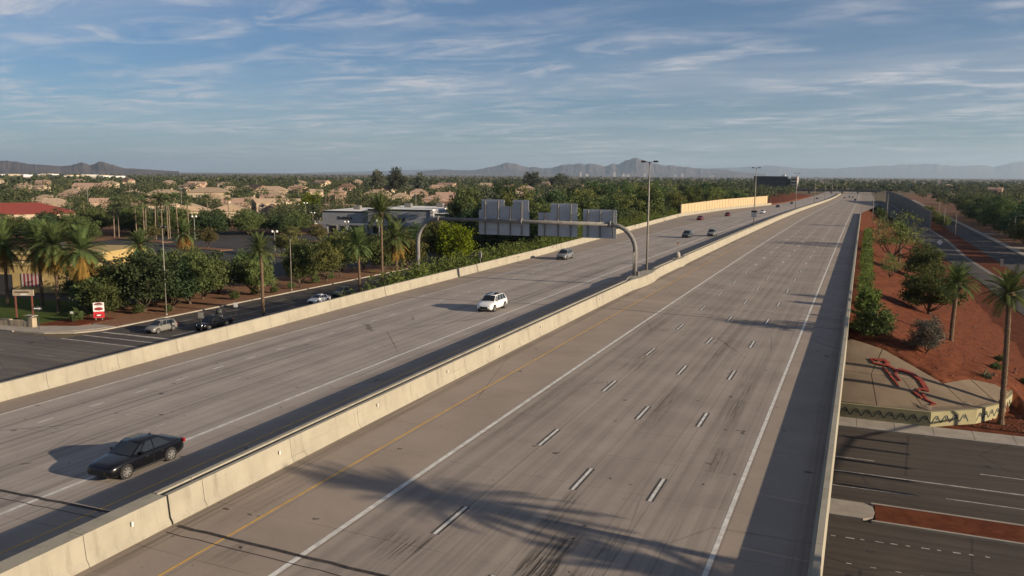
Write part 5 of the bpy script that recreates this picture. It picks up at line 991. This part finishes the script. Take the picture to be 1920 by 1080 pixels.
# pylon and corner signs
ps = thing('pylon_sign', 'white and red pylon sign with two dark ovals beside the side street', 'sign', (-99.4, 88.9, ZG+.1), .75); ps.scale = (.86, .86, .86)
Mred = mat('red_sign_face', (.50,.03,.04), (.42,.025,.03)); Mwh = mat('bright_white_sign', (.72,.70,.68), (.64,.62,.6)); Mov = mat('dark_red_oval', (.10,.03,.03))
obj('white_cabinet', MB().box(-.85,.85,-.15,.15,1.55,3.1), Mwh, ps); obj('red_cabinet', MB().box(-.85,.85,-.14,.14,.45,1.52), Mred, ps)
for s in (-.5, .5): obj('leg', MB().box(s-.08,s+.08,-.08,.08,-.2,.45), M_steel, ps)
for zc_, up_ in ((2.78, 1), (2.02, -1)):
    for nm, rr, mt_, yo in (('oval', .62, Mov, -.17), ('oval_rim', .70, Mred, -.16)):
        pts = [(math.cos(a)*rr, zc_+math.sin(a)*rr*.42) for a in np.linspace(0, 2*math.pi, 20)[:-1]]; obj(nm, MB().slabxz(pts, yo, -.149), mt_, ps)
obj('oval_bar', MB().box(-.62,.62,-.18,-.171,2.60,2.70), Mwh, ps); obj('oval_bar', MB().box(-.5,.5,-.18,-.171,1.98,2.08), Mred, ps); obj('price_board', MB().box(-.55,.55,-.16,-.141,.65,1.15), mat('deep_red_panel', (.22,.01,.02)), ps); obj('price_text', MB().box(-.34,.34,-.172,-.161,.8,1.0), Mwh, ps)
ow = thing('direction_sign', 'black and white arrow sign on a post at the street corner', 'sign', (-100.7, 80.0, ZG+.1), .5)
obj('post', MB().tube([(0,0,0),(0,0,3.4)], .05, 8), M_dark, ow); obj('plate', MB().box(-.62,.62,-.07,-.04,2.75,3.25), Mk, ow); obj('arrow', MB().slabxz([(-.5,2.93),(.2,2.93),(.2,2.84),(.52,3.0),(.2,3.16),(.2,3.07),(-.5,3.07)], -.085, -.072), Mw, ow)
ms = thing('restaurant_sign', 'tan sign board on two posts in front of the restaurant', 'sign', (-110.4, 85.2, ZG+.1), .45)
obj('board', MB().box(-1.5,1.5,-.12,.12,3.5,4.4), mat('tan_board', (.36,.30,.22), (.28,.23,.17), 2), ms); obj('board_text', MB().box(-1.2,.9,-.14,-.121,3.95,4.15), mat('brown_print', (.10,.05,.03)), ms); obj('board_text', MB().box(-.4,.6,-.14,-.121,3.62,3.82), Mw, ms)
for s in (-1.2, 1.2): obj('post', MB().box(s-.09,s+.09,-.08,.08,0,3.5), mat('rust_post', (.18,.06,.045)), ms)
cwl = thing('corner_monument', 'low tan stone monument wall curving at the street corner', 'wall', (-106.5, 80.6, ZG+.1), .1)
for k in range(10): obj('stone_block', MB().box(-6+k*.9,-5.12+k*.9,-.3-.02*(k % 2),.3,0,.82+.05*(k % 3)), mat('sand_block', (.36,.29,.20), (.29,.235,.165), 1.5, vary=.1), cwl)
obj('end_pillar', MB().box(3.05,3.7,-.4,.4,0,1.35), MATS['sand_block'], cwl); 
pt = thing('picnic_table', 'small pale concrete table on the corner lawn', 'table', (-107.8, 84.2, ZG+.16)); obj('top', MB().box(-.9,.9,-.5,.5,.72,.82), M_walk, pt); obj('leg', MB().box(-.25,.25,-.3,.3,0,.72), M_walk, pt)
for (nm, lb, x, y, h, w_, mt_) in [('parking_sign','small white sign on a thin post by the parapet near the palm',-83.0,99.6,1.7,.62,Mw),('parking_sign','small grey sign on a post just above the pickup truck',-78.2,87.2,2.3,.75,M_steel),('meter_box','small white box on a dark post by the driveway',-101.5,86.0,1.25,.42,Mw)]:
    o = thing(nm, lb, 'sign', (x, y, ZG+.05), .4); obj('post', MB().tube([(0,0,0),(0,0,h)], .04, 6), M_dark, o); obj('plate', MB().box(-w_/2,w_/2,-.05,-.02,h-.1,h+w_*.95), mt_, o)
# west lamps and parking lot lamps
lamp_T('street_lamp', 'thin tall street lamp rising through the dark roadside trees', -93.9, 96.5, ZG+.1, 13.7, 0.5, (.55,.2,.12), .1)
sp_ = lamp_T('street_lamp', 'street lamp with a short cross arm left of the short palm', -93.7, 127, ZG+.1, 10.0, .35, (.4,.15,.1), .1, 0, None, False); obj('cross_arm', MB().bar((-3.2,0,6.3),(.6,0,6.3),.09), M_pole, sp_)
M_wpole = mat('pale_pole', (.42,.39,.34), (.36,.33,.29))
for i, (x, y, h, lb) in enumerate([(-149.4,192,5.4,'white twin-globe lot lamp behind the cross arm lamp'),(-167,254,4.6,'white twin-globe lot lamp before the store front'),(-205,286,5.6,'white twin-globe lot lamp left of the store corner'),(-199,237,5.8,'white twin-globe lot lamp below the right gable'),(-199.8,214,7.4,'white lot lamp pole below the left gable'),(-111,186,9.8,'thin lot lamp right of the tallest palm'),(-219,300,9.0,'lot lamp left of the store beside the white box')]):
    t = lamp_T('parking_lamp', lb, x, y, ZG+.05, h, .62, (.01,.01,.01), .09, .6, 'parking lot lamps', True, M_wpole)
    for s in (-1, 1): obj('globe', MB().lathe([(.05,h-.3),(.3,h-.15),(.36,h+.08),(.26,h+.3),(.05,h+.4)], 10, c=(s*.62,0,0)), Mwh, t, True)
flatbox('utility_box', 'small pale utility box at the edge of the parking lot', 'box', -214, 302, .3, [('cabinet', (-1.3,1.3,-1,1,0,2.8), Mwh)])
# east poles and sign
def arm_lamp(lb, x, y, h, s, g_=None):
    t = thing('road_lamp', lb, 'street lamp', (x, y, ZG+.1), 0, g_); obj('pole', MB().tube([(0,0,0),(0,0,h*.6),(0,0,h-.5),(s*.35,0,h-.12),(s*1.0,0,h+.02),(s*2.2,0,h+.05)], [.12,.1,.08,.07,.06,.05], 8), M_pole, t, True); obj('lamp_head', MB().box(min(s*2.0, s*2.8), max(s*2.0, s*2.8), -.16, .16, h-.02, h+.12), M_pole, t); return t
arm_lamp('curved arm street lamp on the red strip, nearer of the two', 36.5, 346, 10.0, 1); arm_lamp('straight street lamp on the red strip, farther of the two', 36.4, 393, 9.8, -1); arm_lamp('street lamp at the right edge beside the driveway', 50.2, 311, 9.9, 1); arm_lamp('street lamp behind the grey sound wall corner', 40, 470, 9.5, -1)
for x, y, lb in ((8.6,385,'thin lamp pole rising behind the end of the right parapet'),(15.2,430,'thin lamp pole right of the parapet end')): lamp_T('ramp_lamp', lb, x, y, rz_(y)-.3, 15.5 if x < 10 else 14, .7)
dsn = thing('diamond_sign', 'back of a pale diamond road sign beside the ramp', 'sign', (26.0, 273, ZG+.1)); obj('post', MB().tube([(0,0,0),(0,0,3.4)], .05, 6), M_steel, dsn); obj('plate', MB().slabxz([(0,2.3),(.85,3.15),(0,4.0),(-.85,3.15)], -.09, -.06), Mwh, dsn)
fp_ = thing('marker_post', 'short concrete post beside the east road', 'post', (37.4, 238, ZG+.1)); obj('post', MB().box(-.3,.3,-.3,.3,0,1.7), M_walk, fp_); obj('cap', MB().box(-.36,.36,-.36,.36,1.7,1.8), M_walk, fp_)
ts = thing('traffic_signal', 'traffic signal mast arm right of the wall, its shadow streaking the street', 'traffic signal', (28.9, 81.6, ZG+.1))
obj('pole', MB().tube([(0,0,0),(0,0,5.0),(0,-.3,5.6)], [.17,.14,.12], 10), M_pole, ts, True); obj('mast_arm', MB().tube([(0,0,4.7),(0,-8,6.3),(0,-14,6.6),(0,-20,6.7)], [.11,.09,.07,.05], 8), M_pole, ts, True)
for y_ in (-7.6, -10.4, -14.0, -17.0, -19.8):
    hd = obj('signal_head', MB().box(-.2,.2,y_-.22,y_+.22,5.2,6.5), M_dark, ts)
    for k_, c_ in enumerate(((.02,.12,.05),(.3,.18,.02),(.25,.02,.02))): obj('signal_lens', MB().lathe([(.13,.2),(.13,.24)], 12, 'x', (0, y_, 5.42+k_*.42)), mat('signal_lens_%d' % k_, c_), hd)
r_ = random.Random(33); PL = sorted([(-YAW+R(-30+k*2.6+r_.uniform(-.7, .7)), r_.uniform(330, 900)) for k in range(19)]); PL = [(a, d) for a, d in PL if not (-62 < CAM[0]+math.sin(a)*d < 60)]
for k, (a, d) in enumerate(PL):
    up_ = thing('utility_pole', 'thin utility pole rising from the far trees, %s counting from the left' % ORD[k], 'pole', (CAM[0]+math.sin(a)*d, math.cos(a)*d, ZG), r_.uniform(0, 3), 'utility poles among the trees')
    obj('pole', MB().tube([(0,0,0),(0,0,15)], [.17,.11], 7), M_pole, up_); obj('crossarm', MB().bar((-1.2,0,14.2),(1.2,0,14.2),.13), M_pole, up_)
# ------------------------------------------------------------------ sound walls
def sound_wall(name, label, pts, hts, zf, mt, step=6.0, th=.35):
    t = thing(name, label, 'wall'); P = [Vector(p) for p in pts]; i = 0
    for a, b, ha, hb in zip(P[:-1], P[1:], hts[:-1], hts[1:]):
        n = max(1, int((b-a).length/step))
        for k in range(n):
            p = a.lerp(b, k/n); q = a.lerp(b, (k+1)/n); d = (q-p).normalized(); nn = Vector((-d.y, d.x)); zt = ha+(hb-ha)*(k+.5)/n; z0 = min(zf(p.y), zf(q.y))-1.5
            poly = [p+d*.02, q-d*.02, q-d*.02+nn*th, p+d*.02+nn*th]; obj('wall_panel', MB().prism([(v.x, v.y) for v in poly], z0, zf((p.y+q.y)/2)+zt), mt, t); e = p+nn*th/2; obj('wall_post', MB().box(e.x-.28,e.x+.28,e.y-.28,e.y+.28,z0,zf(p.y)+zt+.12), mt, t)
    return t
M_swall = mat('tan_block_sound_wall', (0.46,0.345,0.205), (0.40,0.30,0.18), .4, .9, detail=8); M_swall2 = mat('grey_block_sound_wall', (0.20,0.185,0.16), (0.16,0.15,0.13), .4, .9)
sound_wall('sound_wall', 'tall tan block sound wall behind the far left parapet', [(-59.9,322),(-57.6,400),(-49.4,530)], [4.2,4.8,5.6], lambda y: zr(-46, y), M_swall)
sound_wall('sound_wall', 'grey stepped sound wall between the ramp and the east road', [(31.9,398),(31.2,470),(29.6,568),(25.5,680),(22,760)], [7.3,7.8,8.4,8.8,8.8], lambda y: rz_(y)*0+ZG+.1+max(0,(y-430)*.006), M_swall2)
# ------------------------------------------------------------------ far freeway structures
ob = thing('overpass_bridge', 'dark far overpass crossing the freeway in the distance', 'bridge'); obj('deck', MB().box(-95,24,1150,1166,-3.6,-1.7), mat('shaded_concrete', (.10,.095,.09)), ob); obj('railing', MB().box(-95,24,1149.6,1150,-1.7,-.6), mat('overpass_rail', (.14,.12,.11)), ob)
for x in (-88, -62, -34.5, -21.8, -3, 18): obj('pier', MB().box(x-1,x+1,1152,1164,-7.5,-3.6), M_conc, ob)
struct('red_bank_west', MB().prism([(-51,560),(-48.2,640),(-48.2,1000),(-80,1000),(-80,600)], -8, lambda x, y: -2.2 if x < -60 else zr(-47, y)+.3), M_gravel)
for (x0, x1, y, z0, z1, lb) in ((4,20,1240,-3,-.2,'tan far retaining wall left part beyond the overpass'),(22,46,1235,-2.6,.6,'long tan far retaining wall beyond the overpass'),(-8,3,1290,-3.2,-.6,'short pale far wall over the lanes beyond the overpass'),(50,62,1200,-4.5,-1.6,'pale far building right of the tan retaining wall')):
    flatbox('far_retaining_wall', lb, 'wall', 0, 0, 0, [('wall_face', (x0,x1,y,y+3,z0-4,z1), M_swall), ('coping', (x0-.2,x1+.2,y-.15,y+3.2,z1,z1+.25), M_conc)], 'far tan walls')
of = flatbox('office_building', 'dark glass office block on the skyline left of the far lanes', 'office', -118, 1300, 0, [('floor_band', (-31,16,0,30,15.0,22.0), mat('dark_office_cladding', (.035,.035,.04))), ('floor_band', (-28,16,.5,30,8,15), mat('office_glass_band', (.05,.055,.065))), ('stair_tower', (22,31,-2,26,5,21.5), mat('pale_office_panel', (.33,.30,.27))), ('link_block', (16,22,2,26,5,18), M_dgrey), ('base_block', (-31,31,3,29,0,8), mat('office_base', (.14,.13,.12))), ('plant_room', (8,13,8,16,22,24.5), Mwh)])
for k in range(4): obj('window_band', MB().box(-30.8,15.8,-.12,0.0,15.8+k*1.6,16.6+k*1.6), M_shop, of)
for k in range(3): obj('window_band', MB().box(22.5,30.5,-2.12,-2.0,7+k*4.6,9+k*4.6), M_shop, of)
r_ = random.Random(21)
for i in range(13):
    px = 8+i*18+r_.uniform(-5,5); ang = math.atan((px-960)/1558.9)-YAW; dist = r_.uniform(2600, 4600); x = CAM[0]+math.sin(ang)*dist; y = math.cos(ang)*dist; w = r_.uniform(25, 75)
    flatbox('far_warehouse', 'long white warehouse far below the left hills, %s from the left' % ORD[i], 'warehouse', x, y, -ang+r_.uniform(-.2,.2), [('wall', (-w/2,w/2,0,40,0,r_.uniform(7,11)), (Mwh, M_wpole, M_stucco[2])[i % 3]), ('loading_band', (-w/2+2,w/2-2,-.3,-.02,0,4), M_steel)], 'far white warehouses')
for i, (px, h, w) in enumerate([(1086,130,40),(1098,80,60),(1149,150,45),(1166,90,50),(1174,70,70),(1205,120,45),(1262,80,55),(1275,110,50),(1330,60,90)]):
    ang = math.atan((px-960)/1558.9)-YAW; x = CAM[0]+math.sin(ang)*11500; y = math.cos(ang)*11500
    flatbox('far_tower', 'tiny pale office tower at the foot of the far mountain, %s from the left' % ORD[i], 'tower', x, y, -ang, [('shaft', (-w/3,w/3,0,40,0,h*.42), mat('hazy_tower', (.45,.42,.38))), ('penthouse', (-w/5,w/5,5,30,h*.42,h*.46), M_steel)], 'far skyline towers')
# ------------------------------------------------------------------ mountains
M_mtn = mat('bare_desert_rock', (0.115,0.085,0.072), (0.062,0.050,0.045), .0022, .95, detail=12)
def ridge(name, prof, dist, mt, depth=0.16, seed=0, base=-20):
    px = np.array([p[0] for p in prof], float); py = np.array([p[1] for p in prof], float); r = np.random.default_rng(seed); xs = np.linspace(px[0], px[-1], 400)
    hor = 322+(xs-200)*.0075; hh = np.maximum(0, hor-np.interp(xs, px, py))
    def vn(a, b):                      # smooth value noise
        ia, ib = int(math.floor(a)), int(math.floor(b)); fa, fb = a-ia, b-ib; fa = fa*fa*(3-2*fa); fb = fb*fb*(3-2*fb)
        q = lambda i, j: (math.sin(i*127.1+j*311.7+seed*17.3)*43758.5453) % 1.0
        return (q(ia, ib)*(1-fa)+q(ia+1, ib)*fa)*(1-fb)+(q(ia, ib+1)*(1-fa)+q(ia+1, ib+1)*fa)*fb
    def fbm(a, b): return sum(vn(a*2**k, b*2**k)/2**k for k in range(4))/1.875
    rows = 22; V = []
    for j in range(rows):
        for i, x in enumerate(xs):
            ang = math.atan((x-960)/1558.9)-YAW; rid = 0.42+0.25*(fbm(x*.02, 3.3)-.5); u = rid*j/10 if j <= 10 else rid+(1-rid)*(j-10)/11; d = dist*(1+depth*(u-.5)); k = max(0, 1-abs(u-rid)/(rid if u < rid else 1-rid))**1.1
            gul = 1-1.1*(1-k)*abs(fbm(x*.10+u*4, u*5)-.5)-.25*(1-k)*fbm(x*.3, u*9); hz = (CAM[2]+hh[i]*(1+.16*(fbm(x*.22, 9.1)-.5))/1558.9*d/math.cos(ang+YAW))*k*gul
            V.append((CAM[0]+math.sin(ang)*d/math.cos(ang+YAW), math.cos(ang)*d/math.cos(ang+YAW), base+max(0, hz)-base*k))
    n = len(xs); V = np.array(V); F = np.array([(j*n+i, j*n+i+1, (j+1)*n+i+1, (j+1)*n+i) for j in range(rows-1) for i in range(n-1)])
    o = link(name, np_mesh(name, V, F, mt, True)); o['kind'] = 'structure'; return o
ridge('mountains_left', [(-120,302),(-60,307),(0,304.5),(30,305.5),(60,310),(90,311.5),(120,313.5),(140,312),(160,307.5),(176,312),(195,305.5),(212,309.5),(238,317),(262,317.5),(300,320),(340,322)], 7500, M_mtn, .2, 1)
ridge('mountains_camelback', [(780,324),(800,322),(830,318),(850,320),(880,321),(905,317),(925,313),(940,309),(952,306),(962,308),(975,312),(990,315),(1000,314),(1015,317),(1030,316),(1045,313),(1055,309),(1068,310),(1080,308),(1095,310),(1105,308.5),(1120,311),(1132,313),(1140,310),(1148,308),(1153,309.5),(1160,307),(1170,303),(1180,300),(1187,298),(1196,300.5),(1210,305),(1222,308),(1240,312),(1255,312),(1270,314),(1290,316),(1320,319),(1345,319),(1375,323),(1430,328)], 17000, M_mtn, .2, 2)
ridge('mountains_north', [(560,325),(700,322),(800,319),(900,320),(1100,316),(1250,318),(1380,316),(1440,312.5),(1490,318),(1560,318),(1640,314),(1690,312),(1735,311.5),(1790,316),(1835,313.5),(1852,318),(1890,309),(1925,308),(1990,313),(2080,322)], 30000, M_mtn, .2, 3)
# ------------------------------------------------------------------ suburban tree canopy (uncountable mass)
def canopy(name, N, d0, d1, a0, a1, per, leaf, seed, hmin, hmax, reject=None):
    r = np.random.default_rng(seed); Vs = []; cnt = 0; Fo = 0
    hs = [(h[1], h[2], h[3]) for h in HS]+[(-268,283,24),(-252,290,24),(-300,226,34),(-199,399,20),(-267,393,20),(-141,272,100)]
    hp_ = [(math.atan2(x-CAM[0], y), math.hypot(x-CAM[0], y), w) for x, y, w in hs]
    while cnt < N:
        v = r.uniform(1/d1, 1/d0); d = 1/v; a = r.uniform(a0, a1); x = CAM[0]+math.sin(a)*d; y = math.cos(a)*d; 
        if reject and reject(x, y): continue
        bad = False
        for (ha, hd, hw) in hp_:
            if -14-hw*.4 < hd-d < 70 and abs(a-ha)*d < hw*.5+3 and r.random() < (.88 if hd-d > -5 else 1): bad = True; break
        if bad: continue
        h = hmin+(hmax-hmin)*r.beta(1.6, 2.6); w = h*r.uniform(.6, 1.3)/2; nb = 4; m_ = per//nb
        for b_ in range(nb):
            ox, oy, oz = r.normal(size=3)*(.42, .42, .16); sb = r.uniform(.5, .85); q = r.normal(size=(m_, 3)); q /= np.linalg.norm(q, axis=1, keepdims=True); q *= r.uniform(.45, 1.05, (m_, 1))*sb
            Vs.append(np.stack([x+(q[:,0]+ox)*w, y+(q[:,1]+oy)*w, ZG+h*.55+(q[:,2]+oz)*h*.50], 1))
        cnt += 1
    P = np.concatenate(Vs); V, F = quads(P, leaf, r, 0, .8); o = link(name, np_mesh(name, V, F, L_far)); o['kind'] = 'stuff'; o['label'] = 'continuous green suburban tree canopy reaching to the horizon'; return o
rejW = lambda x, y: (x > xl(min(y, 2000))-20 and x < 62) or (x > -96 and x < 0 and y < 330) or (-180 < x < -60 and y < 300) or (x < -180 and y < 246 and x > -290)
A0, A1 = -YAW-R(33.5), -YAW+R(33.5)
rejR = lambda x, y: rejW(x, y) and y < 1240
canopy('suburban_canopy_near', 900, 235, 620, A0, A1, 330, .68, 31, 4.0, 12.5, rejR); canopy('suburban_canopy_middle', 1900, 560, 1500, A0, A1, 150, 1.25, 32, 5, 16, rejR); canopy('suburban_canopy_far', 2800, 1300, 9000, A0, A1, 52, 3.6, 33, 6, 17, rejR)
# ------------------------------------------------------------------ morning haze
hz = MB().box(-44000, 44000, -2500, 40000, -60, 760); ho = obj('haze', hz, None); ho['kind'] = 'stuff'; ho['label'] = 'thin pale morning haze filling the valley air'
hm = bpy.data.materials.new('haze_air'); hm.use_nodes = True; hn = hm.node_tree.nodes; hn.remove(hn['Principled BSDF']); pv = hn.new('ShaderNodeVolumePrincipled')
pv.inputs['Color'].default_value = (0.60, 0.79, 1.0, 1); pv.inputs['Density'].default_value = 3.6e-5; pv.inputs['Anisotropy'].default_value = 0.25; hm.node_tree.links.new(pv.outputs[0], hn['Material Output'].inputs['Volume']); ho.data.materials.append(hm)
